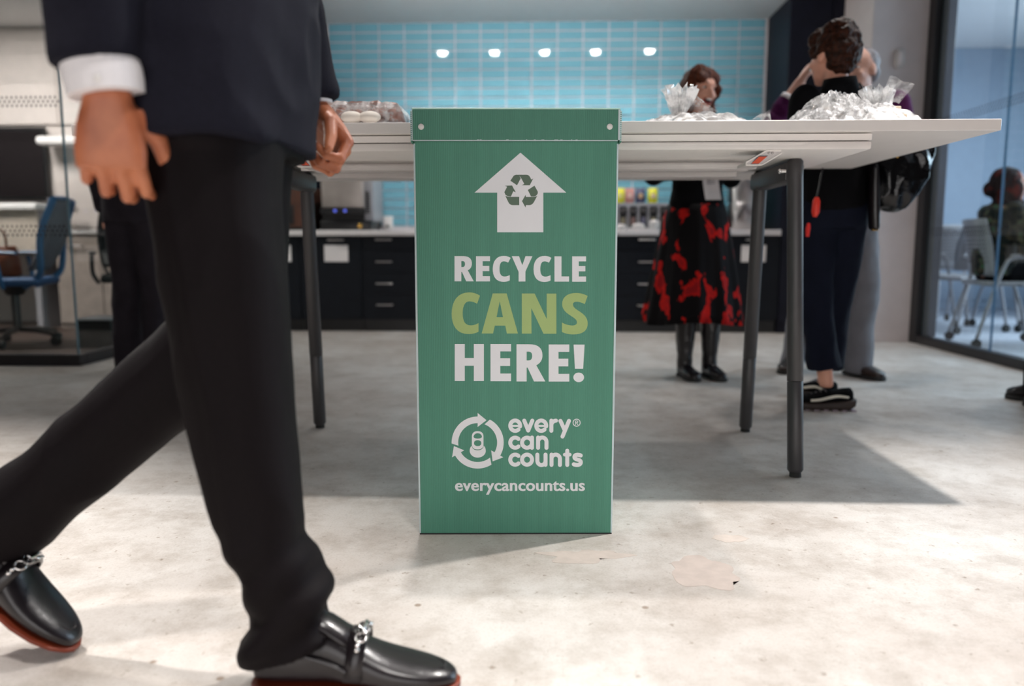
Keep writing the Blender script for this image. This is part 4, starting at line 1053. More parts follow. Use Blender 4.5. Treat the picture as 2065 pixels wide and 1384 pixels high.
def loafer(root, heel, toe, nrm, s=1.0, side=-1):
    """horsebit loafer; heel and toe points on the sole line"""
    heel, toe = V(heel), V(toe); d = (toe - heel).normalized(); L = (toe - heel).length; u = V(nrm); u = (u - d * u.dot(d)).normalized(); sv = d.cross(u)
    P = lambda a, z, y=0: heel + d * L * a + u * z + sv * y
    prof = ((0.0, .020, .066, .018), (.02, .027, .073, .018), (.08, .032, .076, .017), (.20, .035, .084, .016), (.30, .036, .104, .016), (.36, .037, .114, .016), (.42, .040, .106, .015), (.50, .043, .090, .015), (.60, .047, .070, .014), (.70, .049, .058, .014), (.80, .046, .050, .014), (.90, .036, .043, .014), (.96, .024, .036, .015), (.99, .012, .028, .016))
    b = nb(); rg = []
    for a, w_, h_, z0 in prof:
        ring = []
        for i in range(24):
            t = 2 * PI * i / 24; ct, s_ = math.cos(t), math.sin(t)
            y = math.copysign(abs(ct) ** .85, ct) * w_ * (1 - .30 * max(0, s_) ** 2 * (1 if a > .15 and a < .6 else .4))
            z = (z0 + h_) / 2 + math.copysign(abs(s_) ** .78, s_) * (h_ - z0) / 2
            ring.append(P(a, z * s, y * s))
        rg.append(ring)
    loft(b, rg)
    ms = obj('upper', b, M['leather'], root, 0)
    b2 = ms.modifiers.new('s', 'SUBSURF'); b2.levels = b2.render_levels = 2
    # sole and heel
    b = nb(); rg = []
    for a, w_ in ((-.008, .018), (.01, .028), (.08, .036), (.25, .034), (.42, .036), (.58, .046), (.70, .0515), (.82, .049), (.92, .038), (.98, .022), (1.005, .008)):
        rg.append(ering(P(a, .0125 * s), sv * w_ * s, u * .0045 * s, 18, 5))
    loft(b, rg); sl = obj('sole', b, M['welt'], root, 45)
    b = nb(); rg = [ering(P(.125, z * s), d * .036 * s * k, sv * .033 * s * k, 22, 3.2) for z, k in ((-.004, .96), (.010, 1.0))]
    loft(b, rg); obj('heel', b, M['welt'], root, 45)
    # tongue, saddle strap, seam, bit
    b = nb(); rg = []
    for a, z, w_ in ((.27, .126, .020), (.31, .129, .027), (.37, .121, .030), (.44, .106, .031), (.50, .094, .030)):
        rg.append([P(a, (z + .0) * s, y * s) - u * (abs(y) ** 2 * 14 * s) for y in (-w_, -w_ * .6, 0, w_ * .6, w_)] + [P(a, (z - .006) * s, y * s) - u * (abs(y) ** 2 * 14 * s) for y in (w_, 0, -w_)])
    loft(b, rg); tg = obj('tongue', b, M['leather'], ms, 0)
    for a0, ww, col in ((.50, .014, 'leather'),):
        b = nb(); rg = []
        for i in range(13):
            t = PI * (i / 12); y = math.cos(t) * .0445; z = .036 + math.sin(t) ** .8 * .062
            c = P(a0 + .02 * math.sin(t), z * s, y * s)
            nn = (u * math.sin(t) + sv * math.cos(t)).normalized()
            rg.append([c + d * ww * s - nn * .002, c + d * ww * s + nn * .003, c - d * ww * s + nn * .003, c - d * ww * s - nn * .002])
        loft(b, rg); stp = obj('strap', b, M[col], ms, 0)
    b = nb()
    for t in (R(60), R(78), R(102), R(120)):
        q = P(.515 + .02 * math.sin(t), (.040 + math.sin(t) ** .8 * .064) * s, math.cos(t) * .0465 * s)
        ring = [q + d * .009 * s * math.cos(k * PI / 5) + (sv * math.sin(t) - u * math.cos(t)) * .008 * s * math.sin(k * PI / 5) for k in range(11)]
        tube(b, ring, .0022 * s, 8)
    tube(b, [P(.52 + .02 * math.sin(t), (.042 + math.sin(t) ** .8 * .065) * s, math.cos(t) * .0475 * s) for t in (R(66), R(80), R(92), R(104), R(116))], .0032 * s, 8)
    for t in (R(38), R(46)):
        q = P(.52, (.041 + math.sin(t) ** .8 * .063) * s, math.cos(t) * .0475 * s); ell(b, q, .0042 * s, None, 10)
    obj('horsebit', b, M['chrome'], stp, 50, 'chrome link buckle')
    b = nb(); pts = []
    for i in range(19):
        t = -1 + 2 * i / 18; a = .93 - .36 * abs(t) ** 1.9; w_ = .040 * math.copysign(min(1, abs(t) ** .75), t)
        h_ = .0395 + (.93 - a) * .042
        pts.append(P(a, h_ * s, w_ * s * (.9 if a > .85 else 1)))
    tube(b, pts, .0018 * s, 6); obj('apron_seam', b, M['leather'], ms)
    for k in (-1, 1):
        b = nb(); tube(b, spline([P(.06, .074 * s, k * .028 * s), P(.16, .073 * s, k * .0365 * s), P(.28, .072 * s, k * .040 * s), P(.40, .062 * s, k * .0435 * s), P(.47, .052 * s, k * .0455 * s)], 4), .0032 * s, 8); obj('collar_piping', b, M['leather'], ms)
loafer(W, (-.452, 1.128, .004), (-.128, 1.140, .000), (0, 0, 1), 1.0)
loafer(W, (-1.075, 1.235, .185), (-.812, 1.222, .000), (.55, 0, 1), 1.0)

# ------------------------------------------------- dark-suited man standing behind at the left
S = thing('person', 'man in dark grey suit standing by the left glass corner behind the walking man', 'person', (-2.25, 4.22, 0))
JS = joints(-2.25, 4.22, R(75), 1.78)
sb = body(S, JS, M['skin'], hs=1.0); add_face(S, JS['head'], JS['f'], (0, 0, 1), 1.0, False, sb)
trousers(S, JS, M['darksuit'], (.105, .085, .072), .03, seed=4, amp=.010)
top(S, JS, M['darksuit'], .835, (.20, .135), seed=6, sl=(.072, .062, .052))
hair_cap(S, JS, M['blackhair'], [(0, -.015, .045, (.082, .098, .085)), (0, -.045, 0, (.080, .07, .08))], amp=.004)
for n in 'RL': shoe(S, JS['an' + n] * 1 - JS['f'] * .07 - V((0, 0, JS['an' + n].z)), JS['toe' + n] + JS['f'] * .07 - V((0, 0, JS['toe' + n].z)), .048, .07, 'leather', 'rubber', .02)

# ------------------------------------------------- woman in black top and red-flowered skirt
F1 = thing('person', 'laughing woman with auburn curls, black top and red-flowered midi skirt', 'person', (.83, 4.2, 0))
J1 = joints(.835, 4.20, R(-70), 1.66)
J1['head'] = V((.825, 4.150, 1.515)); J1['neck'] = V((.835, 4.19, 1.365)); J1['shR'].z = J1['shL'].z = 1.29; J1['chest'].z = 1.19
for n, s in (('R', 1), ('L', -1)):
    J1['el' + n] = V((.825, 4.2, 1.08)) + J1['r'] * s * .235 + J1['f'] * -.03
    J1['wr' + n] = V((.835, 4.2, 1.12)) + J1['r'] * s * .06 + J1['f'] * .20
    J1['hd' + n] = J1['f'] * .4 - J1['r'] * s + V((0, 0, .1)); J1['pn' + n] = V((0, 0, -1)); J1['ts' + n] = J1['f']
J1['anR'] = V((.782, 4.145, .085)); J1['anL'] = V((.918, 4.155, .085)); J1['knR'] = V((.785, 4.17, .47)); J1['knL'] = V((.905, 4.18, .47))
H1 = V((.42, -.86, -.10))
fb = body(F1, J1, M['skin'], hf=H1, hu=(.10, 0, 1), hs=.94, female=True)
add_face(F1, J1['head'], H1, (.10, 0, 1), .94, True, fb)
top(F1, J1, M['blackcloth'], .86, (.165, .118), 'blouse', sl=(.060, .058, .055), w=.95, seed=8, cuff=.9)
# pleated skirt
b = nb(); rg = []
for i in range(15):
    t = i / 14; z = .93 - t * .63; rx = .150 + .118 * t ** .8; ry = .118 + .085 * t ** .8; ring = []
    for j in range(96):
        a = 2 * PI * j / 96; pl = 1 + (.045 * math.sin(a * 11 + .6 * math.sin(t * 3)) + .02 * math.sin(a * 23 + 1)) * t ** .7
        ring.append(V((.828, 4.195, z)) + V((math.cos(a) * rx * pl, math.sin(a) * ry * pl, .012 * math.sin(a * 3) * t)))
    rg.append(ring)
rg2 = [[p + (V((.828, 4.195, p.z)) - p).normalized() * .004 for p in r_] for r_ in rg[::-1]]
loft(b, rg + rg2[:14], True, True); obj('skirt', b, M['redskirt'], F1, 0, 'black skirt with large red flowers')
for n, x, y in (('R', .770, 4.19), ('L', .905, 4.20)):
    shoe(F1, (x, y, 0), (x + .045 if n == 'R' else x + .05, y - .215, 0), .040, .06, 'leather', 'rubber', .018, boot=.36)
hair_cap(F1, J1, M['redhair'], [(0, -.015, .052, (.086, .092, .078)), (0, -.05, 0, (.094, .078, .095)), (-.080, .012, .005, (.026, .05, .05)), (.080, .005, .005, (.022, .045, .05)), (-.070, -.025, -.045, (.035, .05, .06)), (-.075, -.02, -.10, (.038, .045, .05)), (.070, -.03, -.04, (.030, .045, .06)), (.078, -.01, -.095, (.034, .040, .05)), (0, -.06, -.09, (.085, .05, .07)), (-.05, .045, .055, (.035, .03, .035)), (.04, .05, .06, (.035, .028, .028))],
         amp=.013, sc=(20, 20, 14), hf=H1, name='curly_hair')
t = label(thing('name_badge', 'white name badge hanging on the black-topped woman\'s chest', 'badge', (.862, 4.03, 1.0)), None, None)
b = nb(); rg = []
for z, dx, dy in ((1.075, 0, 0), (1.03, .004, -.004), (.98, .012, -.006), (.945, .022, 0)):
    rg.append([V((.822 + dx, 4.030 + dy, z)), V((.900 + dx, 4.020 + dy, z)), V((.900 + dx, 4.022 + dy, z)), V((.822 + dx, 4.032 + dy, z))])
loft(b, rg); obj('card', b, M['shirt'], t, None)
b = nb()
for i in range(3): box(b, (.845, 4.018, 1.05 - i * .012), (.885, 4.0235, 1.053 - i * .012))
obj('printed_lines', b, M['frame2'], t)
b = nb(); tube(b, spline([(.80, 4.09, 1.36), (.835, 4.055, 1.2), (.858, 4.028, 1.075), (.885, 4.055, 1.2), (.905, 4.09, 1.36)], 6), .004, 6); obj('lanyard', b, M['black'], t)

# ------------------------------------------------- short-haired woman seen from behind
F2 = thing('person', 'woman with short curly brown hair, black jacket, cropped black trousers and black sneakers', 'person', (1.25, 3.36, 0))
J2 = joints(1.255, 3.38, R(112), 1.64)
J2['head'] = V((1.220, 3.40, 1.500)); J2['neck'] = V((1.235, 3.37, 1.365)); J2['chest'] = V((1.245, 3.38, 1.215)); J2['waist'] = V((1.25, 3.38, 1.02))
J2['shR'] = V((1.375, 3.42, 1.325)); J2['shL'] = V((1.095, 3.33, 1.315)); J2['elR'] = V((1.415, 3.36, 1.04)); J2['wrR'] = V((1.33, 3.56, .98)); J2['elL'] = V((1.09, 3.40, 1.04)); J2['wrL'] = V((1.10, 3.60, 1.05))
J2['hdR'] = V((-.6, .7, .1)); J2['pnR'] = V((0, 0, -1)); J2['tsR'] = V((0, 1, 0)); J2['hdL'] = V((.5, .7, .1)); J2['pnL'] = V((0, 0, -1)); J2['tsL'] = V((0, 1, 0))
J2['hipL'] = V((1.185, 3.37, .86)); J2['hipR'] = V((1.320, 3.40, .86)); J2['knL'] = V((1.185, 3.37, .47)); J2['knR'] = V((1.305, 3.44, .47)); J2['anL'] = V((1.243, 3.33, .115)); J2['anR'] = V((1.295, 3.50, .10))
J2['toeL'] = V((1.13, 3.33, .04)); J2['toeR'] = V((1.24, 3.62, .03))
H2 = V((-.50, .86, 0))
body(F2, J2, M['skin'], hf=H2, hs=.96, female=True)
trousers(F2, J2, M['navycloth'], (.098, .082, .066), .142, bell=.010, seed=12, amp=.010, name='cropped_trousers')
top(F2, J2, M['blackcloth'], .86, (.165, .125), seed=13, sl=(.066, .058, .05), flare=.008)
hair_cap(F2, J2, M['brownhair'], [(0, -.022, .058, (.090, .092, .082)), (0, -.060, .02, (.088, .062, .082)), (0, -.055, -.035, (.068, .045, .05)), (0, .045, .075, (.075, .05, .045)), (.02, -.02, .115, (.06, .06, .035)), (-.072, .012, .02, (.022, .035, .035)), (.072, .012, .02, (.022, .035, .035))],
         amp=.014, sc=(30, 30, 30), hf=H2, name='curly_hair', voxel=.006)
b = nb(); tube(b, [V((1.245, 3.355, 1.33)), V((1.243, 3.352, 1.385)), V((1.241, 3.350, 1.405))], [(.085, .078), (.070, .066), (.064, .060)], 24, ref=(1, 0, 0)); obj('collar', b, M['blackcloth'], F2, 0)
b = nb(); rg_ = J2['head'] + V((-.092, -.018, -.055)); ell(b, rg_, (.004, .004, .007)); obj('earring', b, M['chrome'], F2)
def sneaker(root, heel, toe):
    heel, toe = V(heel), V(toe); d = (toe - heel).normalized(); L = (toe - heel).length; u = V((0, 0, 1)); s = d.cross(u)
    P = lambda a, z, y=0: heel + d * L * a + u * z + s * y
    b = nb(); rg = []
    for a, w_, h_ in ((0, .022, .085), (.04, .033, .098), (.15, .038, .095), (.28, .040, .088), (.42, .043, .088), (.58, .046, .078), (.75, .048, .064), (.88, .042, .054), (.97, .026, .046)):
        rg.append(ering(P(a, (h_ + .03) / 2), s * w_, u * (h_ - .03) / 2, 20, 2.5))
    loft(b, rg); up = obj('upper', b, M['blackcloth'], root, 0)
    b = nb(); rg = []
    for a, w_, z0, z1 in ((-.06, .020, .034, .050), (-.03, .036, .018, .052), (.06, .044, .004, .050), (.25, .043, .0, .044), (.5, .045, 0, .038), (.75, .052, 0, .036), (.9, .046, .002, .038), (.99, .030, .008, .044), (1.02, .012, .018, .044)):
        rg.append(ering(P(a, (z0 + z1) / 2), s * w_, u * (z1 - z0) / 2, 18, 4))
    loft(b, rg); sl = obj('sole', b, mat('dark_brown_rubber', (.035, .022, .018), .6), root, 45)
    b = nb()
    for i in range(7): bx = P(.02 + i * .155, .003); box(b, bx - V((.011, .045, .003)), bx + V((.011, .045, .003)), .002)
    obj('tread', b, mat('pale_mauve_rubber', (.42, .34, .40), .6), sl)
    for k in (-1, 1):
        b = nb(); pts = spline([P(.10, .062, k * .0405), P(.28, .066, k * .043), P(.42, .060, k * .046), (P(.58, .050, k * .0485)), P(.74, .046, k * .0505)], 5)
        tube(b, pts, [(.0045 + .002 * math.sin(i / len(pts) * PI), .003) for i in range(len(pts))], 8, ref=u); obj('side_stripe', b, mat('ivory_stripe', (.80, .76, .66), .5), up, 0, 'wavy ivory stripe')
    for i in range(5):
        b = nb(); tube(b, [P(.46 + i * .07, .079 - i * .006, -.026), P(.48 + i * .07, .092 - i * .008, 0), P(.46 + i * .07, .079 - i * .006, .026)], .0035, 8); obj('lace', b, mat('grey_lace', (.12, .11, .12), .8), up)
sneaker(F2, (1.350, 3.315, 0), (1.105, 3.34, 0)); sneaker(F2, (1.325, 3.46, 0), (1.235, 3.68, 0))

# shiny black shoulder bag
BG = thing('shoulder_bag', 'shiny black patent shoulder bag hanging behind the short-haired woman', 'bag', (1.50, 3.32, .84))
b = nb(); rg = []
for z, x0, x1, hy in ((1.150, 1.40, 1.618, .035), (1.10, 1.385, 1.632, .055), (1.04, 1.375, 1.622, .07), (.98, 1.372, 1.600, .075), (.92, 1.372, 1.565, .07), (.87, 1.395, 1.525, .055), (.850, 1.43, 1.49, .03)):
    rg.append(ering(((x0 + x1) / 2, 3.32, z), V(((x1 - x0) / 2, 0, 0)), V((0, hy, 0)), 24, 2.6))
loft(b, rg); bg = organic('bag_body', b, .007, M['patent'], BG, 2, folds(.012, (14, 14, 7), 21))
b = nb(); tube(b, spline([(1.42, 3.29, 1.13), (1.40, 3.30, 1.24), (1.375, 3.40, 1.375), (1.40, 3.50, 1.26), (1.45, 3.40, 1.13)], 8), [(.012, .004)] * 33, 8); obj('strap', b, M['patent'], BG)
for q in ((1.468, 3.262, 1.12), (1.452, 3.25, 1.075)):
    b = nb(); ell(b, q, (.008, .004, .011)); obj('clasp', b, M['gold'], BG, 40, 'gold clasp')
PB = thing('small_bag', 'small black bag with a gold zip end at the short-haired woman\'s hip', 'bag', (1.405, 3.22, .76))
b = nb(); rg = [ering((1.378 - (z - .8) * .06, 3.262, z), V((w_, 0, 0)), V((0, .03, 0)), 18, 2.8) for z, w_ in ((.775, .012), (.785, .018), (.85, .020), (.95, .018), (1.02, .014), (1.04, .008))]
loft(b, rg); obj('bag_body', b, M['leather'], PB, 0)
b = nb(); box(b, (1.362, 3.236, .770), (1.388, 3.252, .777), .002); obj('zip_end', b, M['gold'], PB)
b = nb(); tube(b, spline([(1.366, 3.262, 1.03), (1.365, 3.25, 1.15), (1.350, 3.30, 1.30), (1.330, 3.37, 1.385)], 8), [(.008, .003)] * 25, 8); obj('strap', b, M['leather'], PB)
LY = thing('red_lanyard', 'red lanyard with a red card case hanging in front of the short-haired woman', 'lanyard', (1.10, 3.33, .78))
b = nb(); tube(b, spline([(1.135, 3.20, 1.02), (1.125, 3.20, .95), (1.118, 3.205, .90)], 5), .004, 8); obj('strap', b, M['black'], LY)
b = nb(); tube(b, [(1.117, 3.20, .905), (1.117, 3.20, .89), (1.115, 3.20, .845), (1.113, 3.20, .825)], [.008, .015, .016, .008], 14); obj('card_case', b, M['redbright'], LY)
b = nb(); tube(b, [(1.090, 3.20, .80), (1.088, 3.20, .78), (1.087, 3.20, .745)], [.006, .010, .007], 12); obj('tassel', b, M['red'], LY)

# ------------------------------------------------- man in purple sweater
P1 = thing('person', 'grey-haired man in purple sweater and grey chinos shading his face with one hand', 'person', (1.62, 4.28, 0))
J3 = joints(1.615, 4.25, R(-118), 1.80)
J3['head'] = V((1.655, 4.20, 1.615)); J3['neck'] = V((1.665, 4.23, 1.475)); J3['chest'] = V((1.655, 4.25, 1.33))
J3['shR'] = V((1.395, 4.26, 1.40)); J3['shL'] = V((1.865, 4.22, 1.455)); J3['elR'] = V((1.185, 4.05, 1.335)); J3['wrR'] = V((1.300, 4.02, 1.535)); J3['hdR'] = V((.55, .0, .85)); J3['pnR'] = V((.9, .1, -.3)); J3['tsR'] = V((.3, .6, .2))
J3['elL'] = V((1.91, 4.18, 1.17)); J3['wrL'] = V((1.78, 4.03, 1.06)); J3['hdL'] = V((-1, -.3, .1)); J3['pnL'] = V((0, .2, -1)); J3['tsL'] = V((0, -1, 0))
J3['hipR'] = V((1.56, 4.28, .92)); J3['hipL'] = V((1.70, 4.25, .92)); J3['knR'] = V((1.49, 4.34, .50)); J3['knL'] = V((1.74, 4.20, .50)); J3['anR'] = V((1.455, 4.42, .09)); J3['anL'] = V((1.735, 4.20, .09))
J3['toeR'] = V((1.38, 4.32, .03)); J3['toeL'] = V((1.84, 4.10, .03))
H3 = V((-.80, -.60, 0))
pb = body(P1, J3, M['skin_pale'], hf=H3, curl=(12, 20, 12)); add_face(P1, J3['head'], H3, (0, 0, 1), 1.0, False, pb)
trousers(P1, J3, M['chino'], (.10, .080, .066), .02, seed=17, amp=.009, name='chinos', top=1.0)
jk3 = nb()
top(P1, J3, M['purple'], .93, (.195, .135), 'sweater', seed=18, sl=(.068, .058, .046), cuff=.55, neckr=.085); jk3.free()
b = nb(); tube(b, [J3['elR'] * .48 + J3['wrR'] * .52, J3['elR'] * .38 + J3['wrR'] * .62], [.049, .044], 18); obj('shirt_cuff', b, M['shirt'], P1, 0, 'pale shirt cuff')
b = nb(); tube(b, [J3['neck'] - V((0, 0, .03)), J3['neck'] + V((0, 0, .01))], [.084, .072], 20); obj('shirt_collar', b, mat('blue_check_shirt', (.06, .10, .35), .8, noise_s=60, noise_amt=.5), P1, 0, 'blue patterned shirt collar')
hair_cap(P1, J3, M['greyhair'], [(0, -.028, .042, (.082, .088, .080)), (0, -.055, -.005, (.078, .056, .06))], amp=.003, hf=H3)
shoe(P1, (1.715, 4.30, 0), (1.80, 4.045, 0), .050, .065, 'brownshoe', 'rubber', .022); shoe(P1, (1.475, 4.45, 0), (1.345, 4.24, 0), .050, .065, 'brownshoe', 'rubber', .022)

# ------------------------------------------------- black-clothed person at the right edge
E1 = thing('person', 'person in black clothes and black boots at the right edge by the glass wall', 'person', (2.19, 3.36, 0))
J4 = joints(2.205, 3.38, R(150), 1.68)
J4['anL'] = V((2.19, 3.28, .09)); J4['knL'] = V((2.16, 3.31, .49)); J4['anR'] = V((2.26, 3.51, .09)); J4['shL'] = V((2.10, 3.24, 1.36)); J4['elL'] = V((2.045, 3.26, 1.17)); J4['wrL'] = V((2.20, 3.22, 1.10)); J4['hdL'] = V((1, 0, .2)); J4['pnL'] = V((0, 0, -1)); J4['tsL'] = V((1, 0, 0))
eb = body(E1, J4, M['skin'], hs=.97); add_face(E1, J4['head'], J4['f'], (0, 0, 1), .97, False, eb)
trousers(E1, J4, M['blackcloth'], (.10, .075, .060), .02, seed=22); top(E1, J4, M['blackcloth'], .86, (.18, .125), seed=23)
hair_cap(E1, J4, M['blackhair'], [(0, -.015, .045, (.084, .098, .085)), (0, -.05, -.03, (.082, .065, .11))], amp=.006)
shoe(E1, (2.28, 3.49, 0), (2.19, 3.62, 0), .044, .065, 'leather', 'rubber', .025, boot=.30); shoe(E1, (2.20, 3.24, 0), (2.18, 3.45, 0), .044, .065, 'leather', 'rubber', .025, boot=.32)

# =================================================================== PLATTERS ON THE TABLE
TZ = 1.0515
def film(root, cx, cy, rx, ry, h, seed, hump=(0, 0), matl='film', amp=.012, name='film_wrap', pw=2.6):
    b = nb(); NR, NA = 22, 84; rows = []
    for i in range(NR + 1):
        r = i / NR; row = []
        for j in range(NA):
            a = 2 * PI * j / NA; x = math.cos(a) * r; y = math.sin(a) * r
            dist = math.hypot(x - hump[0] * (1 - r), y - hump[1] * (1 - r))
            z = h * max(0, 1 - r ** pw)
            cr = noise.noise(V((x * 5, y * 5, seed))) * amp * 1.2 + (1 - 2 * abs(noise.noise(V((x * 9 + 3, y * 9, seed * 2))))) * amp * .8
            rad = math.sin(a * 17 + seed) * amp * .4 * r
            edge = 1 + .05 * noise.noise(V((math.cos(a) * 4, math.sin(a) * 4, seed)))
            row.append(b.verts.new((cx + x * rx * edge, cy + y * ry * edge, TZ + max(.003, z + (cr + rad) * min(1, (1 - r) * 6 + .25)))))
        rows.append(row)
    for i in range(NR):
        for j in range(NA):
            k = (j + 1) % NA
            if i == 0:
                if j % 1 == 0:
                    try: b.faces.new((rows[0][0], rows[1][j], rows[1][k]))
                    except ValueError: pass
            else: b.faces.new((rows[i][j], rows[i + 1][j], rows[i + 1][k], rows[i][k]))
    loose = [v for v in b.verts if not v.link_faces]
    for v in loose: b.verts.remove(v)
    return obj(name, b, M[matl], root, None)
def knot(root, cx, cy, z0, z1, r1, seed, lean=(0, 0), matl='film', fan=0):
    b = nb(); rj_ = random.Random(seed)
    for layer in range(4):
        n = 34; rows = []
        for i in range(7):
            t = i / 6; row = []
            for j in range(n):
                a = 2 * PI * j / n + layer; pl = 1 + .30 * math.sin(j * 2.6 + layer * 2) + .25 * noise.noise(V((j * .7, t * 3, layer + seed)))
                rr = (.012 + (r1 * (1 - layer * .18) - .012) * t ** .75) * pl
                z = z0 + (z1 - z0) * t * (1 - .13 * layer) + .010 * math.sin(j * 1.9 + layer) * t
                row.append(b.verts.new((cx + math.cos(a) * rr + lean[0] * t, cy + math.sin(a) * rr * .8 + lean[1] * t, z)))
            rows.append(row)
        for i in range(6):
            for j in range(n):
                k = (j + 1) % n; b.faces.new((rows[i][j], rows[i][k], rows[i + 1][k], rows[i + 1][j]))
    o = obj('gathered_knot', b, M[matl], root, None)
    b = nb(); tube(b, [(cx, cy, z0 + .004), (cx, cy, z0 + .012)], .016, 16); obj('tie', b, M['rivet'], o)
    return o
def sail(root, pts, matl='clearfilm'):
    """one stiff corner of film standing up"""
    b = nb(); P0, P1, P2, P3 = [V(p) for p in pts]; rows = []
    for i in range(9):
        row = []
        for j in range(9):
            u, v = i / 8, j / 8; p = (P0 * (1 - u) + P1 * u) * (1 - v) + (P3 * (1 - u) + P2 * u) * v
            row.append(b.verts.new(p + V((0, .006 * noise.noise(V((u * 4, v * 4, P0.x * 9))), .003 * math.sin(u * 9)))))
        rows.append(row)
    for i in range(8):
        for j in range(8): b.faces.new((rows[i][j], rows[i + 1][j], rows[i + 1][j + 1], rows[i][j + 1]))
    obj('film_corner', b, M[matl], root, None)
def tray_(root, cx, cy, rx, ry, h=.012):
    b = nb(); loft(b, [ering((cx, cy, TZ + z), V((rx * k, 0, 0)), V((0, ry * k, 0)), 40, 2.4) for z, k in ((0, .86), (.003, .88), (h, 1.0), (h - .002, .98), (.004, .86))]); return obj('tray', b, M['tray'], root, 30)
def wedge(x, y, z, rz, s=1.0):
    """triangular sandwich half: bread, filling, bread"""
    t = thing('sandwich', 'white-bread sandwich half under the cellophane of the platter right of the bin', 'sandwich', (x, y, z), rz, 'sandwich halves on the wrapped platters')
    mw = WM[t.name]
    for nm, z0, z1, m_, k in (('bread', 0, .013, 'bread', 1), ('filling', .013, .019, 'pastry', .93), ('bread', .019, .032, 'bread', 1)):
        b = nb(); P = [(-.038 * s * k, -.022 * s * k), (.038 * s * k, -.022 * s * k), (0, .030 * s * k)]
        a = [b.verts.new(mw @ V((p[0], p[1], z0))) for p in P]; c = [b.verts.new(mw @ V((p[0], p[1], z1))) for p in P]
        b.faces.new(a[::-1]); b.faces.new(c); [b.faces.new((a[i], a[(i + 1) % 3], c[(i + 1) % 3], c[i])) for i in range(3)]
        bmesh.ops.bevel(b, geom=list(b.edges), offset=.002, segments=1, affect='EDGES')
        obj(nm, b, M[m_], t, None)
    return t

A = thing('wrapped_platter', 'cellophane-wrapped platter with a fluffy gathered knot, just right of the bin', 'platter', (.475, 2.52, TZ), group='wrapped food platters on the bar table')
tray_(A, .475, 2.52, .19, .15); film(A, .475, 2.52, .225, .19, .062, 3.3, amp=.010); knot(A, .425, 2.46, 1.105, 1.192, .044, 5)
sail(A, [(.455, 2.46, 1.12), (.545, 2.45, 1.115), (.485, 2.44, 1.150), (.470, 2.45, 1.182)], 'clearfilm')
sail(A, [(.60, 2.42, 1.07), (.70, 2.42, 1.062), (.695, 2.43, 1.118), (.66, 2.43, 1.10)])
wn = [(.36, 2.50), (.44, 2.56), (.52, 2.49), (.60, 2.55), (.44, 2.44), (.56, 2.60)]
for i, (x, y) in enumerate(wn):
    w_ = wedge(x, y, TZ + .0125, i * 1.1); w_['label'] = 'sandwich half in the knotted cellophane platter, ' + ['at its left end', 'left of centre at the back', 'in its middle', 'at its right end', 'left of centre at the front', 'right of centre at the back'][i]; w_['group'] = 'sandwich halves in the platter nearest the bin'
Bp = thing('wrapped_platter', 'large cellophane-wrapped platter nearest the right end of the table', 'platter', (.965, 2.50, TZ), group='wrapped food platters on the bar table')
tray_(Bp, .965, 2.50, .205, .16, .02); film(Bp, .965, 2.50, .235, .20, .080, 8.7, amp=.014, pw=2.6); film(Bp, .90, 2.44, .15, .12, .100, 2.2, amp=.016, matl='clearfilm', name='film_fold')
knot(Bp, 1.03, 2.44, 1.115, 1.180, .045, 11, lean=(-.01, 0)); sail(Bp, [(1.02, 2.42, 1.15), (1.075, 2.42, 1.13), (1.115, 2.41, 1.185), (1.04, 2.41, 1.212)])
sail(Bp, [(.74, 2.36, 1.06), (.86, 2.36, 1.09), (.86, 2.40, 1.150), (.80, 2.40, 1.115)])
for i, (x, y, z) in enumerate([(.84, 2.46, 0), (.92, 2.52, 0), (1.0, 2.46, 0), (1.08, 2.53, 0), (.90, 2.40, 0), (1.06, 2.40, 0), (.88, 2.47, .033), (.96, 2.46, .033), (1.05, 2.46, .033)]):
    w_ = wedge(x, y, TZ + .0125 + z, i * .8, 1.1); w_['label'] = 'sandwich half in the large wrapped platter, ' + ['bottom layer far left', 'bottom layer back left of centre', 'bottom layer centre', 'bottom layer far right', 'bottom layer front left', 'bottom layer front right', 'top layer left', 'top layer centre', 'top layer right'][i]; w_['group'] = 'sandwich halves in the platter near the table end'
D = thing('wrapped_platter', 'low clear-wrapped tray of brown pastries between the walking man\'s hand and the bin', 'platter', (-.64, 2.48, TZ), group='wrapped food platters on the bar table')
b = nb(); box(b, (-.86, 2.36, TZ), (-.42, 2.62, TZ + .028), .006, 2); obj('tray', b, M['tray'], D)
b = nb(); rows = []
for i in range(41):
    row = []
    for j in range(15):
        u, v = i / 40, j / 14; ed = min(u, 1 - u, v * .7, (1 - v) * .7) * 12
        z = TZ + .006 + .085 * min(1, ed) ** .5 + (.005 * noise.noise(V((u * 16, v * 8, 2))) + .004 * (1 - 2 * abs(noise.noise(V((u * 26, v * 12, 7)))))) * min(1, ed)
        row.append(b.verts.new((-.87 + u * .46, 2.35 + v * .28, z)))
    rows.append(row)
for i in range(40):
    for j in range(14): b.faces.new((rows[i][j], rows[i + 1][j], rows[i + 1][j + 1], rows[i][j + 1]))
obj('film_wrap', b, M['clearfilm'], D, None)
for i in range(7):
    x = -.83 + i * .062
    p_ = thing('pastry', 'long brown pastry in the clear-wrapped tray, ' + ['leftmost of seven', 'second from the left', 'third from the left', 'middle of seven', 'third from the bin', 'second from the bin', 'nearest the bin'][i], 'pastry', (x, 2.49, TZ + .0285), group='brown pastries in the wrapped tray')
    b = nb(); rg = [ering((x, 2.385 + k * .035, TZ + .054), V((.027 * q, 0, 0)), V((0, 0, .024 * q)), 14, 2.6) for k, q in enumerate((.6, .95, 1, 1, 1, .95, .6))]
    loft(b, rg); obj('crust', b, M['pastry'], p_, 0)
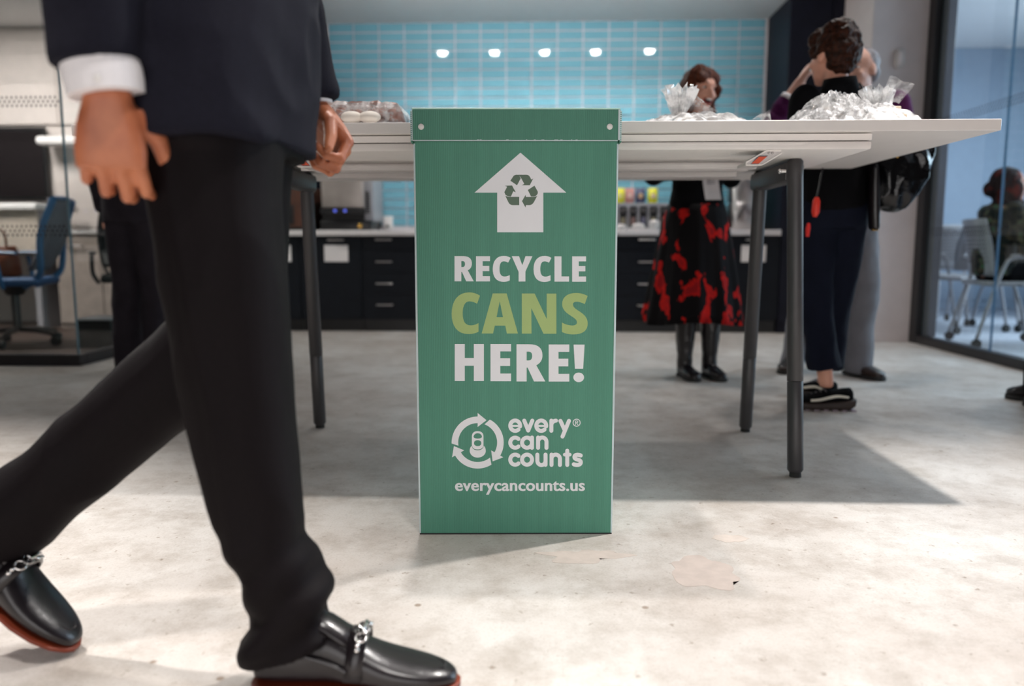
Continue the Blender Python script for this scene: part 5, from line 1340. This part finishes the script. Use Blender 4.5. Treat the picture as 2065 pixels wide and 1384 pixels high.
for i, x in enumerate((-.575, -.52)):
    p_ = thing('cream_bun', ('left', 'right')[i] + ' one of two pale cream buns at the front of the wrapped pastry tray', 'bun', (x, 2.372, TZ + .03), group='pale cream buns in the wrapped tray')
    b = nb(); ell(b, (x, 2.352, TZ + .040), (.034, .022, .018)); obj('bun', b, M['cream'], p_, 0)

# =================================================================== RIGHT ROOM
def mesh_chair(name, lab, loc, rz, frame='chairgrey', shell='chairgrey', group='meeting room chairs'):
    t = thing(name, lab, 'chair', (0, 0, 0), 0, group)
    b = nb(); rg = []
    for i in range(9):      # curved back, faces +x
        u = i / 8; z = .50 + .40 * u; x = -.20 - .075 * u ** 1.5; row = []; w_ = .205 + .02 * math.sin(u * PI)
        for j in range(9):
            v = -1 + j / 4; row.append(V((x - .0 + .035 * v * v, v * w_, z)))
        rg.append(row)
    rg2 = [[p + V((-.008, 0, 0)) for p in r_[::-1]] for r_ in rg]
    loft(b, [a + c for a, c in zip(rg, rg2)]); bk = obj('backrest', b, M[shell], t, 0)
    b = nb()
    for i in range(9):
        for j in range(11):
            z = .60 + i * .03; u = (z - .50) / .40; v = -.75 + j * .15
            x = -.20 - .075 * u ** 1.5 + .035 * v * v
            box(b, (x - .011, v * .21 - .008, z - .008), (x + .002, v * .21 + .008, z + .008))
    o = obj('perforations', b, M['meshgrey'], bk, None); o['kind'] = 'stuff'
    b = nb(); box(b, (-.22, -.225, .43), (.23, .225, .465), .015, 3); obj('seat', b, M[shell], t)
    for s in (-1, 1):
        b = nb(); tube(b, spline([(-.26, s * .25, .07), (-.20, s * .245, .30), (-.12, s * .24, .56), (-.06, s * .24, .63), (.10, s * .24, .64), (.24, s * .24, .63)], 5), .0125, 10); lg = obj('leg', b, M[frame], t)
        b = nb(); tube(b, spline([(.26, s * .25, .07), (.20, s * .245, .30), (.12, s * .235, .45), (0, s * .23, .44)], 5), .0125, 10); l2 = obj('leg', b, M[frame], t)
        b = nb(); tube(b, spline([(-.08, s * .24, .642), (.08, s * .24, .650), (.24, s * .24, .640)], 5), [(.022, .010)] * 11, 10, ref=(0, 1, 0)); obj('armrest', b, M[frame], t)
        for l_, x in ((lg, -.262), (l2, .262)):
            b = nb(); cyl(b, (x, s * .25 - .014, .032), (x, s * .25 + .014, .032), .031, n=18); cyl(b, (x, s * .25, .04), (x, s * .25, .09), .010, n=8); obj('caster', b, M['rubber'], l_)
    t.location = loc; t.rotation_euler = (0, 0, rz); WM[t.name] = Matrix.Translation(V(loc)) @ Matrix.Rotation(rz, 4, 'Z')
    return t
C0 = mesh_chair('mesh_chair', 'grey perforated-back chair behind the right glass wall with a seated woman', (3.33, 5.62, .004), R(-8))
for (x, y, a, l) in ((3.60, 7.25, 80, 'empty pale chair farthest back in the glass room at the right'), (4.15, 6.75, 100, 'empty pale chair behind the seated woman in the glass room'), (3.52, 6.60, 200, 'empty pale chair beside the glass at the left of the seated woman')):
    copy_tree(C0, lab=l, loc=(x, y, .004), rz=R(a))
MT = thing('meeting_table', 'white-topped meeting table at the back of the right glass room', 'table', (4.6, 7.9, 0))
b = nb(); box(b, (3.7, 7.5, .72), (6.0, 8.5, .75), .004); obj('tabletop', b, M['table'], MT)
for x in (3.85, 5.85):
    for y in (7.6, 8.4):
        b = nb(); cyl(b, (x, y, 0), (x, y, .72), .025); obj('leg', b, M['chairgrey'], MT)
# seated woman
Q = thing('person', 'seated woman in red-brown headscarf and dark floral jacket behind the right glass wall', 'person', (3.30, 5.62, 0))
JQ = joints(3.25, 5.60, R(-8), 1.66)
JQ.update(pel=V((3.24, 5.62, .55)), waist=V((3.22, 5.61, .68)), chest=V((3.24, 5.60, .86)), neck=V((3.26, 5.59, 1.00)), head=V((3.285, 5.585, 1.135)),
          hipR=V((3.26, 5.53, .53)), hipL=V((3.26, 5.71, .53)), knR=V((3.68, 5.46, .56)), knL=V((3.68, 5.66, .56)), anR=V((3.62, 5.44, .10)), anL=V((3.66, 5.66, .10)), toeR=V((3.78, 5.42, .04)), toeL=V((3.82, 5.64, .04)),
          shR=V((3.24, 5.43, .95)), shL=V((3.25, 5.77, .95)), elR=V((3.30, 5.36, .70)), elL=V((3.32, 5.82, .70)), wrR=V((3.52, 5.45, .70)), wrL=V((3.52, 5.72, .70)))
for n in 'RL': JQ['hd' + n] = V((1, 0, -.1)); JQ['pn' + n] = V((0, 0, -1)); JQ['ts' + n] = V((0, 1 if n == 'R' else -1, .3))
qb = body(Q, JQ, M['skin_dark'], hf=(1, -.12, .05), female=True); add_face(Q, JQ['head'], (1, -.12, .05), (0, 0, 1), 1.0, False, qb)
top(Q, JQ, M['camo'], .52, (.19, .145), 'floral_jacket', seed=31, sl=(.070, .062, .05))
b = nb()
tube(b, [JQ['pel'] + V((-.08, 0, 0)), JQ['pel'] + V((.05, 0, 0))], [(.15, .09), (.17, .09)], 18, ref=(0, 1, 0))
for n in 'RL':
    tube(b, [JQ['hip' + n], JQ['kn' + n]], [.090, .070], 18); ell(b, JQ['kn' + n], .070); tube(b, [JQ['kn' + n], JQ['an' + n]], [.066, .055], 18)
organic('trousers', b, .010, M['blackcloth'], Q, 3, folds(.006, seed=33))
f_, u_, r_2 = ax3((1, -.12, .05), (0, 0, 1)); b = nb()
for a, fw, up, rad in ((0, -.03, .045, (.092, .100, .088)), (0, -.07, -.01, (.088, .070, .10)), (0, -.115, -.02, (.055, .06, .06)), (0, -.03, -.12, (.085, .085, .05)), (.07, .0, -.04, (.028, .055, .09)), (-.07, 0, -.04, (.028, .055, .09)), (0, .04, -.125, (.06, .055, .03))):
    ell(b, JQ['head'] + r_2 * a + f_ * fw + u_ * up, rad, (r_2, f_, u_), 18)
organic('headscarf', b, .007, M['scarf'], Q, 3, folds(.006, (18, 18, 10), 35))
for n in 'RL': shoe(Q, (JQ['an' + n].x - .06, JQ['an' + n].y, .004), (JQ['toe' + n].x + .07, JQ['toe' + n].y, .004), .045, .06, 'tan', 'rubber', .02)

# =================================================================== LEFT ROOM
DS = thing('wall_display', 'large dark display on the wall of the left glass room', 'display', (-4.85, 7.04, 1.1))
b = nb(); box(b, (-5.9, 7.03, 1.14), (-4.57, 7.07, 1.80), .004); obj('bezel', b, M['black'], DS)
b = nb(); box(b, (-5.87, 7.024, 1.17), (-4.60, 7.031, 1.77)); obj('screen', b, M['screen'], DS)
SH = thing('wall_shelf', 'short white wall shelf right of the dark display in the left glass room', 'shelf', (-4.2, 7.0, 1.5))
b = nb(); box(b, (-4.55, 6.85, 1.62), (-3.7, 7.07, 1.70), .03, 3); obj('shelf_board', b, M['white'], SH)
DK = thing('desk', 'long white desk with a pale front panel in the left glass room', 'desk', (-4.4, 6.6, 0))
b = nb(); box(b, (-6.2, 6.35, 1.02), (-4.25, 6.95, 1.075), .01, 2); obj('desktop', b, M['white'], DK)
b = nb(); box(b, (-6.2, 6.40, .66), (-4.28, 6.42, 1.015), .003); obj('front_panel', b, mat('cream_panel', (.66, .56, .48), .6), DK)
for x in (-6.1, -4.35):
    b = nb(); box(b, (x - .03, 6.45, 0), (x + .03, 6.9, 1.02), .004); obj('leg', b, M['chairgrey'], DK)
CR = thing('storage_cabinet', 'low brown-grey storage cabinet behind the chairs in the left glass room', 'cabinet', (-3.8, 6.8, 0))
b = nb(); box(b, (-4.2, 6.5, 0), (-3.0, 6.95, .82), .004); obj('body', b, mat('taupe_laminate', (.30, .24, .21), .5), CR)
for i in range(3):
    b = nb(); box(b, (-4.19 + i * .397, 6.485, .05), (-3.80 + i * .397, 6.50, .79), .002); dr = obj('door', b, mat('taupe_door_%d' % i, (.33, .27, .24), .5), CR)
    b = nb(); pull(b, -4.0 + i * .397, .72, 6.485, .05); obj('handle', b, M['steel'], dr)
b = nb(); box(b, (-4.2, 6.48, .82), (-3.0, 6.96, .85), .003); obj('cabinet_top', b, M['white'], CR)

def office_chair(lab, loc, rz, fr, seatm, backm, grp='office chairs in the left glass room'):
    t = thing('office_chair', lab, 'chair', (0, 0, 0), 0, grp)
    b = nb(); box(b, (-.23, -.24, .43), (.25, .24, .49), .03, 4); obj('seat', b, M[seatm], t)
    b = nb(); rg = []
    for i in range(12):
        u = i / 11; z = .54 + .50 * u; x = -.20 + .05 * math.sin(u * PI) * -1 - .16 * u; w_ = .20 + .03 * math.sin(u * PI); row = [V((x + .04 * (v * v), v * w_, z)) for v in [(-1 + k / 4) for k in range(9)]]
        rg.append(row + [p + V((-.012, 0, 0)) for p in row[::-1]])
    loft(b, rg); bk = obj('backrest', b, M[backm], t, 0)
    b = nb()
    for s in (-1, 1):
        tube(b, spline([(-.10, s * .10, .42), (-.24, s * .20, .52), (-.27, s * .235, .78), (-.36, s * .20, 1.04)], 6), [(.014, .022)] * 19, 10)
    tube(b, [(-.36, -.20, 1.04), (-.365, 0, 1.05), (-.36, .20, 1.04)], .014, 10); obj('back_frame', b, M[fr], t)
    for s in (-1, 1):
        b = nb(); tube(b, spline([(-.02, s * .25, .42), (-.02, s * .29, .50), (0, s * .29, .64)], 5), .016, 10); tube(b, [(-.13, s * .29, .66), (0, s * .29, .665), (.15, s * .28, .655)], [(.030, .012)] * 3, 12, ref=(0, 1, 0)); obj('armrest', b, M[fr], t)
    b = nb(); cyl(b, (0, 0, .10), (0, 0, .43), .028); cyl(b, (0, 0, .36), (0, 0, .43), .055, .09); obj('gas_lift', b, M['black'], t)
    for k in range(5):
        a = 2 * PI * k / 5 + .3; c_, s_ = math.cos(a), math.sin(a)
        b = nb(); tube(b, [(0, 0, .115), (c_ * .15, s_ * .15, .105), (c_ * .29, s_ * .29, .075)], [(.026, .022), (.022, .018), (.016, .012)], 10); lg = obj('base_arm', b, M['black'], t)
        b = nb(); x, y = c_ * .29, s_ * .29; cyl(b, (x - s_ * .022, y + c_ * .022, .032), (x + s_ * .022, y - c_ * .022, .032), .030, n=16); obj('caster', b, M['rubber'], lg)
    t.location = loc; t.rotation_euler = (0, 0, rz); WM[t.name] = Matrix.Translation(V(loc)) @ Matrix.Rotation(rz, 4, 'Z')
    return t
office_chair('blue office chair with grey mesh back holding a brown bag, behind the left glass', (-3.78, 5.35, .004), R(195), 'blueplastic', 'mesh_blue', 'meshgrey')
office_chair('black office chair just behind the left glass corner', (-3.22, 5.95, .004), R(-60), 'black', 'rubber', 'rubber')
HB = thing('handbag', 'brown leather handbag standing on the blue office chair seat', 'bag', (-3.86, 5.33, .495))
b = nb(); rg = [ering((-3.86, 5.33, z), V((x, 0, 0)), V((0, y, 0)), 22, 3.2) for z, x, y in ((.497, .12, .06), (.51, .14, .075), (.62, .135, .07), (.70, .125, .045), (.715, .118, .03))]
loft(b, rg); obj('bag_body', b, M['tan'], HB, 0)
b = nb(); tube(b, spline([(-3.94, 5.30, .70), (-3.93, 5.30, .80), (-3.86, 5.30, .84), (-3.79, 5.30, .80), (-3.78, 5.30, .70)], 6), .008, 8); obj('strap', b, M['tan'], HB)
BX = thing('storage_box', 'small dark box with a pale lid on the floor under the black office chair', 'box', (-3.0, 5.3, .004))
b = nb(); box(b, (-3.22, 5.15, .004), (-2.98, 5.40, .20), .005); obj('box_body', b, M['black'], BX)
b = nb(); box(b, (-3.225, 5.145, .20), (-2.975, 5.405, .215), .003); obj('lid', b, M['gasket'], BX)
